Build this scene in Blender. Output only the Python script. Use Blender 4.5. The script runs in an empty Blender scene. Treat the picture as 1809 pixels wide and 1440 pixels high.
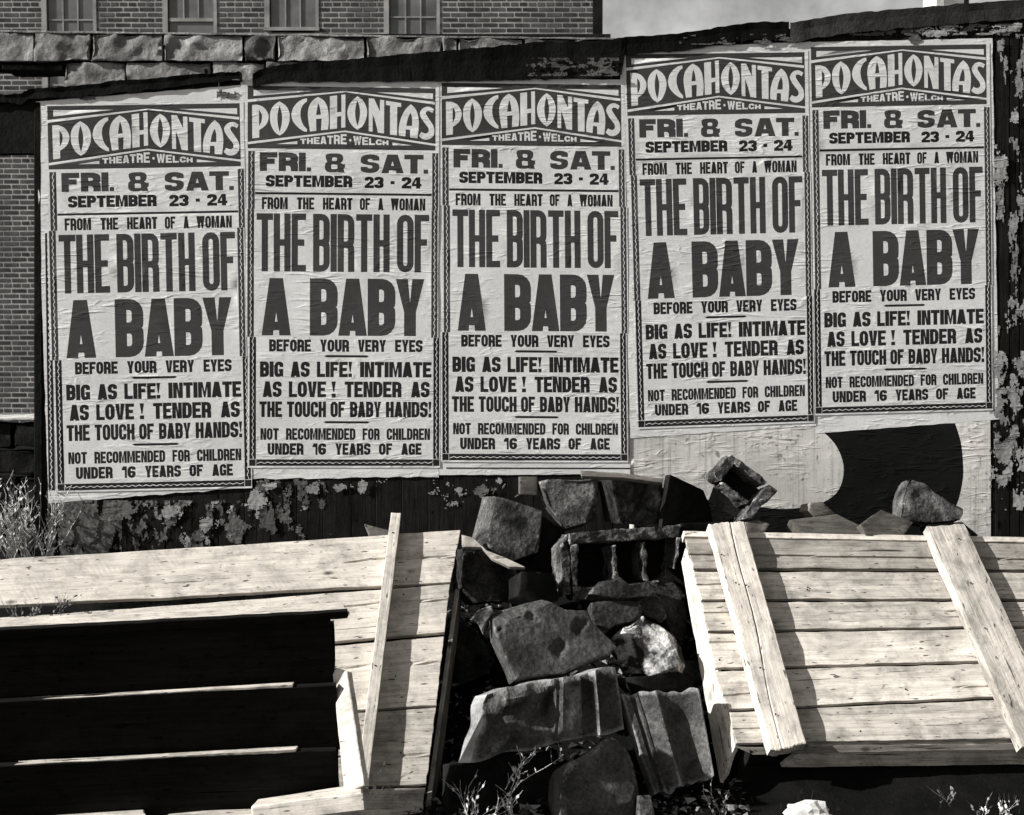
import bpy, bmesh, math, random
import numpy as np
from mathutils import Vector, Matrix, noise as mn
from mathutils.geometry import delaunay_2d_cdt

random.seed(7)
scn = bpy.context.scene
C = scn.collection

# ------------------------------------------------------------------ camera
F = 2184.0                      # focal length in photo pixels (photo 1809 x 1440)
PITCH = math.radians(3.0)
CAM = Vector((0, -6.4, 1.95))
cam_d = bpy.data.cameras.new("camera")
cam_d.sensor_width = 36.0
cam_d.lens = 36.0 * F / 1809.0
cam_d.clip_start = 0.05
cam_d.clip_end = 500
cam_d.dof.use_dof = True
cam_d.dof.focus_distance = 6.2
cam_d.dof.aperture_fstop = 6.3
cam = bpy.data.objects.new("camera", cam_d)
cam.location = CAM
cam.rotation_euler = (math.radians(90) - PITCH, 0, 0)
C.objects.link(cam)
scn.camera = cam

# ------------------------------------------------------------------ light
SUN = Vector((-0.85, -0.245, 0.465)).normalized()
sun_el = math.asin(SUN.z)
world = bpy.data.worlds.new("World")
scn.world = world
world.use_nodes = True
wn = world.node_tree
wn.nodes.clear()
w_out = wn.nodes.new("ShaderNodeOutputWorld")
w_bg = wn.nodes.new("ShaderNodeBackground")
w_sky = wn.nodes.new("ShaderNodeTexSky")
w_sky.sky_type = 'NISHITA'
w_sky.sun_disc = False
w_sky.sun_elevation = sun_el
w_sky.sun_rotation = math.atan2(SUN.x, SUN.y)
w_bw = wn.nodes.new("ShaderNodeRGBToBW")
w_tc = wn.nodes.new("ShaderNodeTexCoord")
w_nz = wn.nodes.new("ShaderNodeTexNoise")
w_nz.inputs["Scale"].default_value = 16.0
w_nz.inputs["Detail"].default_value = 6
w_nz.inputs["Roughness"].default_value = 0.6
w_mr = wn.nodes.new("ShaderNodeMapRange")
w_mr.inputs[1].default_value = 0.42
w_mr.inputs[2].default_value = 0.75
w_mr.inputs[3].default_value = 0.86
w_mr.inputs[4].default_value = 1.6
w_mul = wn.nodes.new("ShaderNodeMath")
w_mul.operation = 'MULTIPLY'
w_tint = wn.nodes.new("ShaderNodeMixRGB")
w_tint.blend_type = 'MULTIPLY'
w_tint.inputs[0].default_value = 1.0
w_tint.inputs[2].default_value = (1.0, 0.995, 0.985, 1)
w_bg.inputs["Strength"].default_value = 0.075
L = wn.links.new
L(w_sky.outputs[0], w_bw.inputs[0])
L(w_tc.outputs["Generated"], w_nz.inputs["Vector"])
L(w_nz.outputs["Fac"], w_mr.inputs[0])
L(w_bw.outputs[0], w_mul.inputs[0])
L(w_mr.outputs[0], w_mul.inputs[1])
L(w_mul.outputs[0], w_tint.inputs[1])
L(w_tint.outputs[0], w_bg.inputs[0])
L(w_bg.outputs[0], w_out.inputs[0])

sd = bpy.data.lights.new("sun", 'SUN')
sd.energy = 5.0
sd.angle = math.radians(0.5)
sd.color = (1.0, 0.993, 0.98)
so = bpy.data.objects.new("sun", sd)
so.rotation_euler = SUN.to_track_quat('Z', 'Y').to_euler()
so.location = (-6, -3, 6)
C.objects.link(so)

vs = scn.view_settings
vs.view_transform = 'Standard'
vs.look = 'None'
vs.gamma = 1.0
vs.use_curve_mapping = False
vs.exposure = 0.95
scn.render.resolution_x = 1024
scn.render.resolution_y = 815
scn.cycles.max_bounces = 5

# ------------------------------------------------------------------ measuring: photo pixel -> place
FW = Vector((0, math.cos(PITCH), -math.sin(PITCH)))
UP = Vector((0, math.sin(PITCH), math.cos(PITCH)))


def ray(px, py):
    return FW + Vector((1, 0, 0)) * ((px - 904.5) / F) + UP * ((720.0 - py) / F)


def P(px, py, D):
    r = ray(px, py)
    return CAM + r * (D / r.y)


def on_plane(px, py, pl):
    p0, n = pl
    r = ray(px, py)
    return CAM + r * ((p0 - CAM).dot(n) / r.dot(n))


def plane3(a, b, c):
    n = (b - a).cross(c - a).normalized()
    if n.dot(CAM - a) < 0:
        n = -n
    return (a, n)


FA = math.radians(4.0)
FN = Vector((math.sin(FA), -math.cos(FA), 0))      # fence faces the camera
FX = Vector((math.cos(FA), math.sin(FA), 0))


def fpt(px, py, off=0.0):
    """point on the hoarding, off metres in front of its boards"""
    return on_plane(px, py, (FN * off, FN))


# ------------------------------------------------------------------ materials
MATS = {}


def nt(name):
    m = bpy.data.materials.new(name)
    m.use_nodes = True
    t = m.node_tree
    b = t.nodes["Principled BSDF"]
    b.inputs["Roughness"].default_value = 0.85
    b.inputs["Specular IOR Level"].default_value = 0.25
    MATS[name] = m
    return m, t, b


def node(t, kind, **kw):
    n = t.nodes.new(kind)
    for k, v in kw.items():
        if k.startswith('i_'):
            n.inputs[k[2:].replace('_', ' ')].default_value = v
        else:
            setattr(n, k, v)
    return n


def gray(v):
    return (v, v * 0.99, v * 0.975, 1)


def ramp(t, src, stops):
    r = t.nodes.new("ShaderNodeValToRGB")
    e = r.color_ramp.elements
    while len(e) < len(stops):
        e.new(0.5)
    for el, (p, c) in zip(e, stops):
        el.position = p
        el.color = gray(c)
    t.links.new(src, r.inputs[0])
    return r.outputs[0]


def coords(t, scale=(1, 1, 1), rand=True, kind="Object"):
    tc = t.nodes.new("ShaderNodeTexCoord")
    mp = t.nodes.new("ShaderNodeMapping")
    mp.inputs["Scale"].default_value = scale
    t.links.new(tc.outputs[kind], mp.inputs[0])
    if rand:
        oi = t.nodes.new("ShaderNodeObjectInfo")
        mu = t.nodes.new("ShaderNodeMath")
        mu.operation = 'MULTIPLY'
        mu.inputs[1].default_value = 37.0
        t.links.new(oi.outputs["Random"], mu.inputs[0])
        t.links.new(mu.outputs[0], mp.inputs["Location"])
    return mp.outputs[0]


def noise(t, vec, scale, detail=5, rough=0.6, dist=0.0):
    n = node(t, "ShaderNodeTexNoise")
    n.inputs["Scale"].default_value = scale
    n.inputs["Detail"].default_value = detail
    n.inputs["Roughness"].default_value = rough
    n.inputs["Distortion"].default_value = dist
    t.links.new(vec, n.inputs["Vector"])
    return n.outputs["Fac"]


def math_(t, op, a, b=None, clamp=False):
    m = t.nodes.new("ShaderNodeMath")
    m.operation = op
    m.use_clamp = clamp
    for i, x in enumerate((a, b)):
        if x is None:
            continue
        if isinstance(x, (int, float)):
            m.inputs[i].default_value = x
        else:
            t.links.new(x, m.inputs[i])
    return m.outputs[0]


def mul_col(t, a, b, fac=1.0):
    m = t.nodes.new("ShaderNodeMixRGB")
    m.blend_type = 'MULTIPLY'
    m.inputs[0].default_value = fac
    for i, x in ((1, a), (2, b)):
        if isinstance(x, tuple):
            m.inputs[i].default_value = x
        else:
            t.links.new(x, m.inputs[i])
    return m.outputs[0]


def bump(t, b, h, strength, dist):
    n = t.nodes.new("ShaderNodeBump")
    n.inputs["Strength"].default_value = strength
    n.inputs["Distance"].default_value = dist
    t.links.new(h, n.inputs["Height"])
    t.links.new(n.outputs[0], b.inputs["Normal"])


def paper_like(name, lo, hi, wr=1.0, streak=0.0, fade=0.0):
    """pasted paper or ink on it: the wrinkles belong to the sheet, so ink and paper share them"""
    m, t, b = nt(name)
    b.inputs["Specular IOR Level"].default_value = 0.2 if hi > 0.1 else 0.08
    v = coords(t, (1, 1, 1), rand=True)
    # short shallow creases, mostly lying across the sheet
    def ridge(scl, sc, k, dist, thr, msc):
        n_ = noise(t, coords(t, scl), sc, 2, 0.5, dist)
        l_ = math_(t, 'SUBTRACT', 1.0, math_(t, 'MINIMUM', math_(t, 'MULTIPLY', math_(t, 'ABSOLUTE', math_(t, 'SUBTRACT', n_, 0.5)), k), 1.0))
        w_ = noise(t, coords(t, (msc, 1, msc * 2.2)), 3.0, 2, 0.5)
        w_ = math_(t, 'MULTIPLY', math_(t, 'SUBTRACT', w_, thr), 7.0, clamp=True)
        return math_(t, 'MULTIPLY', l_, w_)
    h = math_(t, 'ADD', math_(t, 'MULTIPLY', ridge((1.3, 1, 8), 2.0, 14.0, 0.7, .50, 1.5), 0.85), math_(t, 'MULTIPLY', ridge((4, 1, 15), 1.8, 10.0, 0.5, .48, 2.2), 0.5))
    fine = noise(t, v, 130, 3)
    h2 = math_(t, 'ADD', h, math_(t, 'MULTIPLY', fine, 0.05))
    med = noise(t, coords(t, (1.6, 1, 6)), 6, 3)
    h3 = math_(t, 'ADD', h2, math_(t, 'MULTIPLY', med, 0.35))
    bump(t, b, h3, 0.6 * wr, 0.004)
    blot = noise(t, v, 2.2, 6, 0.65)
    col = ramp(t, blot, [(0.3, lo), (0.68, hi)])
    speck = noise(t, v, 70, 4, 0.7)
    col = mul_col(t, col, ramp(t, speck, [(0.3, 0.84), (0.6, 1.0)]))
    if streak:
        sv = coords(t, (26, 1, 0.8))
        s = noise(t, sv, 2.0, 4, 0.6)
        col = mul_col(t, col, ramp(t, s, [(0.28, 1 - streak), (0.5, 1.0)]))
        sp = noise(t, v, 30, 3, 0.5)
        col = mul_col(t, col, ramp(t, sp, [(0.3, 0.45), (0.36, 1.0)]))
    t.links.new(col, b.inputs["Base Color"])
    b.inputs["Roughness"].default_value = 0.8
    return m


M_PAPER = paper_like("poster_paper", 0.60, 0.74)
M_PAPER_OLD = paper_like("weathered_paper", 0.46, 0.62, 1.0, 0.0)
M_PAPER_BILL = paper_like("billboard_paper", 0.48, 0.72, 1.2, 0.38)
M_INK = paper_like("colour_ink", 0.042, 0.060, 1.0)
M_INKB = paper_like("black_ink", 0.014, 0.026, 1.0)
M_INKD = paper_like("billboard_ink", 0.005, 0.010, 1.6)
M_SCRAP = paper_like("torn_paper", 0.10, 0.42, 1.4)
M_SCRAPD = paper_like("stained_torn_paper", 0.03, 0.16, 1.4, 0.3)


def wood(name, lo, hi, grain=0.35, rough=0.8, stain=0.25, bumps=1.0):
    m, t, b = nt(name)
    b.inputs["Specular IOR Level"].default_value = 0.2 if hi > 0.1 else 0.05
    v = coords(t, (1.0, 11, 11))
    g1 = noise(t, v, 3.0, 6, 0.65, 0.6)
    g2 = noise(t, coords(t, (2.5, 60, 60)), 3.0, 4, 0.7, 0.3)
    # cathedral figure
    wv = node(t, "ShaderNodeTexWave", wave_type='RINGS', rings_direction='X')
    wv.inputs["Scale"].default_value = 1.6
    wv.inputs["Distortion"].default_value = 5.0
    wv.inputs["Detail"].default_value = 3
    wv.inputs["Detail Scale"].default_value = 0.8
    t.links.new(coords(t, (0.5, 9, 9)), wv.inputs["Vector"])
    col = ramp(t, g1, [(0.25, lo), (0.6, hi)])
    col = mul_col(t, col, ramp(t, g2, [(0.25, 1 - grain), (0.55, 1.0)]))
    col = mul_col(t, col, ramp(t, wv.outputs["Fac"], [(0.0, 1 - grain * 0.75), (0.35, 1.0)]), 0.45)
    st = noise(t, coords(t, (1.6, 2.6, 2.6)), 2.8, 6, 0.65, 0.8)
    col = mul_col(t, col, ramp(t, st, [(0.3, 1 - stain), (0.56, 1.0)]))
    # knots and small dark flecks
    vo = node(t, "ShaderNodeTexVoronoi", feature='F1')
    vo.inputs["Scale"].default_value = 1.5
    t.links.new(coords(t, (1.6, 3.6, 3.6)), vo.inputs["Vector"])
    col = mul_col(t, col, ramp(t, vo.outputs["Distance"], [(0.035, 0.12), (0.085, 1.0)]))
    fl = noise(t, coords(t, (9, 34, 34)), 2.2, 3, 0.5)
    col = mul_col(t, col, ramp(t, fl, [(0.30, 0.18), (0.35, 1.0)]))
    ck = noise(t, coords(t, (1.6, 46, 46)), 1.6, 3, 0.55)
    col = mul_col(t, col, ramp(t, ck, [(0.29, 0.15), (0.34, 1.0)]))
    # saw marks across the board and grey weathering in patches
    sw = node(t, "ShaderNodeTexWave", wave_type='BANDS', bands_direction='DIAGONAL')
    sw.inputs["Scale"].default_value = 26
    sw.inputs["Distortion"].default_value = 2.5
    sw.inputs["Detail"].default_value = 3
    t.links.new(coords(t, (1, .6, 1)), sw.inputs["Vector"])
    pt = noise(t, coords(t, (1.1, 2, 2)), 4.0, 5, 0.7)
    swm = math_(t, 'MAXIMUM', sw.outputs["Fac"], math_(t, 'MULTIPLY', pt, 1.7))
    col = mul_col(t, col, ramp(t, swm, [(0.2, 0.72), (0.85, 1.0)]))
    col = mul_col(t, col, ramp(t, noise(t, coords(t, (1, 1, 1)), 11, 6, 0.75), [(0.36, 0.70), (0.5, 1.0)]))
    t.links.new(col, b.inputs["Base Color"])
    h = math_(t, 'ADD', math_(t, 'MULTIPLY', g2, 0.6), g1)
    h = math_(t, 'ADD', h, math_(t, 'MULTIPLY', noise(t, coords(t, (1, 1, 1)), 90, 3), 0.25))
    bump(t, b, h, 0.35 * bumps, 0.004)
    b.inputs["Roughness"].default_value = rough
    return m


M_PINE = wood("pale_pine", 0.34, 0.58, 0.40, stain=0.60, bumps=1.6)
M_PINE2 = wood("sunbleached_pine", 0.48, 0.68, 0.30, stain=0.42, bumps=1.5)
M_PINEW = wood("weathered_pine", 0.24, 0.38, 0.4, stain=0.55)
M_WOODG = wood("grey_wood", 0.09, 0.2, 0.5)
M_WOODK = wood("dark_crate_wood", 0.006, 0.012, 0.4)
M_FENCE = wood("creosoted_boards", 0.008, 0.018, 0.5, stain=0.5, bumps=2.0)
M_LOG = wood("sawn_timber", 0.035, 0.12, 0.5)


def rough_mat(name, lo, hi, sc=4.0, bstr=1.0, speck=0.5, rough=0.9, bd=0.02, p=(0.28, 0.70)):
    m, t, b = nt(name)
    b.inputs["Specular IOR Level"].default_value = 0.25 if hi > 0.1 else 0.06
    v = coords(t)
    n1 = noise(t, v, sc, 8, 0.62, 0.5)
    n2 = noise(t, v, sc * 9, 5, 0.7)
    n3 = noise(t, v, sc * 0.5, 3, 0.5)
    col = ramp(t, n1, [(p[0], lo), (p[1], hi)])
    col = mul_col(t, col, ramp(t, n2, [(0.3, 1 - speck), (0.62, 1.0)]))
    col = mul_col(t, col, ramp(t, n3, [(0.3, 0.6), (0.6, 1.0)]))
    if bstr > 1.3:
        # sunlit rims painted into the colour: convex edges made lighter
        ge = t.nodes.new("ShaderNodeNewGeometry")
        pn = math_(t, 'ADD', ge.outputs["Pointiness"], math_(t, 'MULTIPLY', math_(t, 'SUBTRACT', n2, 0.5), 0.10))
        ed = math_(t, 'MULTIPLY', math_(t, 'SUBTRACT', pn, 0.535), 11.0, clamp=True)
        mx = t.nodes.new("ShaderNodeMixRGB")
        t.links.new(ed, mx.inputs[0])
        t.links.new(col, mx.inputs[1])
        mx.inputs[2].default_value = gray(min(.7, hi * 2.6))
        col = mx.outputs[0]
    t.links.new(col, b.inputs["Base Color"])
    h = math_(t, 'ADD', n1, math_(t, 'MULTIPLY', n2, 0.45))
    if bstr > 1.0:
        vc = node(t, "ShaderNodeTexVoronoi", feature='F1')
        vc.inputs["Scale"].default_value = sc * 4.5
        vc.inputs["Randomness"].default_value = 1.0
        t.links.new(v, vc.inputs["Vector"])
        h = math_(t, 'ADD', h, math_(t, 'MULTIPLY', vc.outputs["Distance"], 0.35))
        h = math_(t, 'ADD', h, math_(t, 'MULTIPLY', noise(t, v, 160, 3, 0.6), 0.12))
    bump(t, b, h, 0.6 * bstr, bd)
    b.inputs["Roughness"].default_value = rough
    return m


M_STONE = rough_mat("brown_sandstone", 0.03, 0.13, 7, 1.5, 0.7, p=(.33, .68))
M_STONEL = rough_mat("lit_patch_stone", 0.015, 0.72, 7, 2.0, 0.8, p=(0.44, 0.60))  # lit patches with dark surround, painted into the colour
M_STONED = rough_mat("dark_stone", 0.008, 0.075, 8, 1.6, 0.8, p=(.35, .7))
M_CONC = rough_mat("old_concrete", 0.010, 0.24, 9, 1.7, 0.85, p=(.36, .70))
M_WALLSTONE = rough_mat("wall_stone", 0.06, 0.36, 3.4, 1.2, 0.3, bd=0.04)
M_WALLDARK = rough_mat("black_stone", 0.005, 0.02, 5, 0.8)  # near-black stone
M_CAP = rough_mat("pale_coping", 0.5, 0.75, 6, 0.8, 0.2)
M_EARTH = rough_mat("dark_earth", 0.003, 0.009, 8, 1.0)
M_TAR = rough_mat("tar_paper", 0.004, 0.010, 3, 1.0, 0.4, 0.8)
M_TARG = rough_mat("grey_tar_paper", 0.03, 0.06, 5, 1.0, 0.4, 0.8)
M_BRICK = rough_mat("brick_face", 0.055, 0.095, 6, 0.5, 0.25, bd=0.004)
M_BRICK2 = rough_mat("dark_brick_face", 0.03, 0.06, 6, 0.5, 0.25, bd=0.004)
M_MORTAR = rough_mat("mortar", 0.20, 0.36, 3, 0.4, 0.3, bd=0.003)
M_FRAME = rough_mat("window_paint", 0.20, 0.28, 6, 0.3, 0.1)
M_DRY = rough_mat("dry_stalk", 0.35, 0.65, 20, 0.2, 0.1)
M_LEAF = rough_mat("weed_leaf", 0.08, 0.24, 20, 0.2, 0.1)
M_NAIL = rough_mat("rusty_iron", 0.015, 0.03, 30, 0.3, 0.2)
M_CRUMP = rough_mat("crumpled_paper_sheet", 0.5, 0.65, 4, 0.4, 0.1)
mg, tg, bg = nt("old_glass")
ng = noise(tg, coords(tg, rand=True), 2.5, 3)
tg.links.new(ramp(tg, ng, [(0.3, 0.05), (0.7, 0.12)]), bg.inputs["Base Color"])
bg.inputs["Roughness"].default_value = 0.25
bg.inputs["Specular IOR Level"].default_value = 0.5
M_GLASS = mg


# ------------------------------------------------------------------ object helpers
def tag(o, label=None, cat=None, group=None, kind=None):
    if label:
        o['label'] = label
    if cat:
        o['category'] = cat
    if group:
        o['group'] = group
    if kind:
        o['kind'] = kind
    return o


def empty(name, loc, label=None, cat=None, group=None, kind=None):
    o = bpy.data.objects.new(name, None)
    o.empty_display_size = 0.1
    o.location = loc
    C.objects.link(o)
    return tag(o, label, cat, group, kind)


def link_mesh(name, verts, faces, mats, parent=None, mi=None, origin=None, basis=None, smooth=False):
    """verts in world space; stored about origin in the axes of basis"""
    vs_ = [Vector(v) for v in verts]
    if origin is None:
        origin = sum(vs_, Vector()) / max(1, len(vs_))
    B = basis if basis is not None else Matrix.Identity(3)
    Bi = B.inverted()
    me = bpy.data.meshes.new(name)
    me.from_pydata([Bi @ (v - origin) for v in vs_], [], faces)
    for m in (mats if isinstance(mats, (list, tuple)) else [mats]):
        me.materials.append(m)
    if mi is not None:
        me.polygons.foreach_set("material_index", mi)
    if smooth:
        me.polygons.foreach_set("use_smooth", [True] * len(me.polygons))
    me.update()
    o = bpy.data.objects.new(name, me)
    C.objects.link(o)
    M4 = B.to_4x4()
    M4.translation = origin
    if parent is not None:
        o.parent = parent
        W = parent.matrix_basis.copy()
        if parent.parent is not None:
            W = parent.parent.matrix_basis @ W
        o.matrix_basis = W.inverted() @ M4
    else:
        o.matrix_basis = M4
    return o


def basis_of(xdir, n):
    x = xdir.normalized()
    z = (n - x * n.dot(x)).normalized()
    y = z.cross(x)
    return Matrix((x, y, z)).transposed()


def slab(name, c, T, mat, parent=None, nu=None, nv=None, rag=0.002, bev=0.003, seed=None, dz=None, endrag=None, lift=0.0, cell=0.04):
    """a board: face corners c = [start-near side..] (u along c0->c1, v along c0->c3), thickness T behind the face"""
    if seed is None:
        seed = random.random() * 100
    c = [Vector(p) for p in c]
    xd = (c[1] - c[0]).normalized()
    n = (c[1] - c[0]).cross(c[3] - c[0])
    if n.length < 1e-9:
        n = (c[1] - c[0]).cross(c[2] - c[0])
    n.normalize()
    if n.dot(CAM - c[0]) < 0:
        n = -n
    lu = ((c[1] - c[0]).length + (c[2] - c[3]).length) / 2
    lv = ((c[3] - c[0]).length + (c[2] - c[1]).length) / 2
    nu = nu or max(3, min(40, int(lu / cell)))
    nv = nv or max(3, min(14, int(lv / cell)))
    if endrag is None:
        endrag = rag * 2
    eu, ev = min(0.3, bev / lu), min(0.3, bev / lv)
    us = [0, eu] + [eu + (1 - 2 * eu) * i / nu for i in range(1, nu)] + [1 - eu, 1]
    vv = [0, ev] + [ev + (1 - 2 * ev) * i / nv for i in range(1, nv)] + [1 - ev, 1]
    yd = n.cross(xd)
    if yd.dot(c[3] - c[0]) < 0:
        yd = -yd
    NU, NV = len(us), len(vv)
    top, bot = [], []
    for j, v in enumerate(vv):
        for i, u in enumerate(us):
            p = (c[0] * (1 - u) + c[1] * u) * (1 - v) + (c[3] * (1 - u) + c[2] * u) * v
            # uneven edges
            ed0 = mn.noise(Vector((u * lu * 9, seed, 0.3))) + 0.5 * mn.noise(Vector((u * lu * 37, seed, 1.3)))
            ed1 = mn.noise(Vector((u * lu * 9, seed, 7.3))) + 0.5 * mn.noise(Vector((u * lu * 37, seed, 9.3)))
            p = p + yd * rag * (ed0 * (1 - v) ** 3 + ed1 * v ** 3)
            en0 = mn.noise(Vector((v * lv * 25, seed, 20.3))) + 0.6 * mn.noise(Vector((v * lv * 90, seed, 2.3)))
            en1 = mn.noise(Vector((v * lv * 25, seed, 40.3))) + 0.6 * mn.noise(Vector((v * lv * 90, seed, 4.3)))
            p = p + xd * endrag * (en0 * (1 - u) ** 8 + en1 * u ** 8)
            z = lift
            z += 0.0015 * mn.noise(Vector((u * lu * 6, v * lv * 20, seed)))
            if dz:
                z += dz(u, v)
            pb = p - n * (T - lift)
            if i in (0, NU - 1):
                z -= bev * 0.7
            if j in (0, NV - 1):
                z -= bev * 0.7
            top.append(p + n * z)
            bot.append(pb + n * (dz(u, v) if dz else 0) * 0.6)
    N = len(top)
    faces = []
    for j in range(NV - 1):
        for i in range(NU - 1):
            a = j * NU + i
            faces.append((a, a + 1, a + NU + 1, a + NU))
            faces.append((N + a, N + a + NU, N + a + NU + 1, N + a + 1))
    for i in range(NU - 1):
        faces.append((i, N + i, N + i + 1, i + 1))
        a = (NV - 1) * NU + i
        faces.append((a, a + 1, N + a + 1, N + a))
    for j in range(NV - 1):
        a = j * NU
        faces.append((a, a + NU, N + a + NU, N + a))
        a = j * NU + NU - 1
        faces.append((a, N + a, N + a + NU, a + NU))
    B = basis_of(xd, n)
    o = link_mesh(name, top + bot, faces, mat, parent, origin=(c[0] + c[2]) / 2, basis=B)
    bm = bmesh.new()
    bm.from_mesh(o.data)
    bmesh.ops.recalc_face_normals(bm, faces=bm.faces)
    bm.to_mesh(o.data)
    bm.free()
    return o


def prism_bm(bm, front, depth_vec, bev=0.012, cuts=2):
    """one broken block: front polygon (world points) pushed back along depth_vec, edges chipped round"""
    n = len(front)
    cen = sum(front, Vector()) / n
    vf = [bm.verts.new(p) for p in front]
    vb = [bm.verts.new(cen + (p - cen) * 0.96 + depth_vec) for p in front]
    fs = [bm.faces.new(vf), bm.faces.new(list(reversed(vb)))]
    for i in range(n):
        j = (i + 1) % n
        fs.append(bm.faces.new((vf[j], vf[i], vb[i], vb[j])))
    bmesh.ops.recalc_face_normals(bm, faces=fs)
    es = set(e for f in fs for e in f.edges)
    r = bmesh.ops.bevel(bm, geom=list(es), offset=bev, segments=2, profile=0.6, affect='EDGES', clamp_overlap=True)
    return


def roughen(bm, cell, amp, freq, seed, amp2=0.0):
    bmesh.ops.triangulate(bm, faces=[f for f in bm.faces if len(f.verts) > 4])
    for _ in range(7):
        es = [e for e in bm.edges if e.calc_length() > cell]
        if not es or len(bm.verts) > 9000:
            break
        bmesh.ops.subdivide_edges(bm, edges=es, cuts=1, use_grid_fill=False)
        bmesh.ops.triangulate(bm, faces=[f for f in bm.faces if len(f.verts) > 3])
    bm.normal_update()
    offs = []
    for v in bm.verts:
        q = v.co * freq + Vector((seed, seed * 0.7, 0))
        d = mn.noise(q) + 0.5 * mn.noise(q * 2.3) + 0.25 * mn.noise(q * 5.1)
        d2 = 0
        if amp2:
            # flaked faces: stepped noise
            d2 = abs(mn.noise(q * 0.6 + Vector((5, 3, 1))))
        offs.append(v.normal * (d * amp - d2 * amp2))
    for v, o in zip(bm.verts, offs):
        v.co += o


def block(name, pix, D, nrm, thick, mat, parent=None, cell=0.026, amp=0.006, freq=9, amp2=0.0, bev=0.012, back=None, smooth=True, pits=(), chop=0):
    """stone or block seen as the outline pix, its near face on a plane through depth D with normal nrm"""
    cx = sum(p[0] for p in pix) / len(pix)
    cy = sum(p[1] for p in pix) / len(pix)
    nr = Vector(nrm).normalized()
    pl = (P(cx, cy, D), nr)
    front = [on_plane(x, y, pl) for x, y in pix]
    bm = bmesh.new()
    dv = Vector(back) * thick if back else -nr * thick
    prism_bm(bm, front, dv, bev)
    if chop:
        rr_ = random.Random(int(cx * 7 + cy))
        cc = sum(front, Vector()) / len(front)
        for _ in range(chop):
            vtx = front[rr_.randrange(len(front))]
            out_ = (vtx - cc)
            ln = out_.length
            nn = (out_.normalized() * rr_.uniform(.35, 1.0) + nr * rr_.uniform(.5, 1.2) + Vector((rr_.uniform(-.4, .4), 0, rr_.uniform(-.3, .5)))).normalized()
            co_ = vtx - nn * ln * rr_.uniform(.05, .16)
            res = bmesh.ops.bisect_plane(bm, geom=bm.verts[:] + bm.edges[:] + bm.faces[:], plane_co=co_, plane_no=nn, clear_outer=True)
            eds = [e for e in res['geom_cut'] if isinstance(e, bmesh.types.BMEdge)]
            if eds:
                bmesh.ops.holes_fill(bm, edges=eds, sides=0)
        bmesh.ops.recalc_face_normals(bm, faces=bm.faces)
    roughen(bm, cell, amp, freq, random.random() * 50, amp2)
    for px_, py_, rr in pits:
        pc = on_plane(px_, py_, pl)
        for v in bm.verts:
            d_ = (v.co - pc).length * (1 + .7 * mn.noise(v.co * 22) + .3 * mn.noise(v.co * 60))
            if d_ < rr:
                v.co -= nr * .022 * (1 - (d_ / rr) ** 2)
    me = bpy.data.meshes.new(name)
    cen = sum(front, Vector()) / len(front)
    bmesh.ops.translate(bm, verts=bm.verts, vec=-cen)
    bm.to_mesh(me)
    bm.free()
    me.materials.append(mat)
    if smooth:
        me.shade_smooth() if hasattr(me, 'shade_smooth') else None
    o = bpy.data.objects.new(name, me)
    o.location = cen
    C.objects.link(o)
    if parent is not None:
        o.parent = parent
        o.location = cen - parent.location
    return o


# ------------------------------------------------------------------ flat artwork: sheets cut along the printed shapes
def cdt_sheet(outline, shapes, gx, gy):
    """triangulate the sheet so that every printed edge is a mesh edge; returns points, triangles, ink per triangle (0 = bare paper)"""
    pts, edges = [], []

    def loop(c):
        b = len(pts)
        pts.extend(Vector((p[0], p[1])) for p in c)
        k = len(c)
        edges.extend((b + i, b + (i + 1) % k) for i in range(k))
    loop(outline)
    for ink, cs in shapes:
        for c in cs:
            loop(c)
    oa = np.array(outline, float)
    x0, y0 = oa.min(0)
    x1, y1 = oa.max(0)
    nx, ny = max(2, int((x1 - x0) / gx)), max(2, int((y1 - y0) / gy))
    b = len(pts)
    for j in range(ny + 1):
        for i in range(nx + 1):
            pts.append(Vector((x0 + (x1 - x0) * i / nx + 0.013, y0 + (y1 - y0) * j / ny + 0.017)))
    vs_, es_, fs_, *_ = delaunay_2d_cdt(pts, edges, [], 0, 1e-4)
    V = np.array([(v[0], v[1]) for v in vs_])
    T = np.array([f for f in fs_ if len(f) == 3])
    cen = V[T].mean(1)

    def inside(cs, pp):
        r = np.zeros(len(pp), bool)
        for c in cs:
            a = np.array(c, float)
            bb = np.roll(a, -1, 0)
            for (ax, ay), (bx, by) in zip(a, bb):
                if ay == by:
                    continue
                m = ((ay > pp[:, 1]) != (by > pp[:, 1]))
                xi = ax + (pp[:, 1] - ay) * (bx - ax) / (by - ay)
                r ^= m & (pp[:, 0] < xi)
        return r
    keep = inside([outline], cen)
    T = T[keep]
    cen = cen[keep]
    ink = np.zeros(len(T), int)
    for k, cs in shapes:
        al = np.concatenate([np.array(c, float) for c in cs])
        lo, hi = al.min(0), al.max(0)
        idx = np.where((cen[:, 0] >= lo[0]) & (cen[:, 0] <= hi[0]) & (cen[:, 1] >= lo[1]) & (cen[:, 1] <= hi[1]))[0]
        if len(idx):
            s = inside(cs, cen[idx])
            ink[idx[s]] = k
    return V, T, ink


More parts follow.
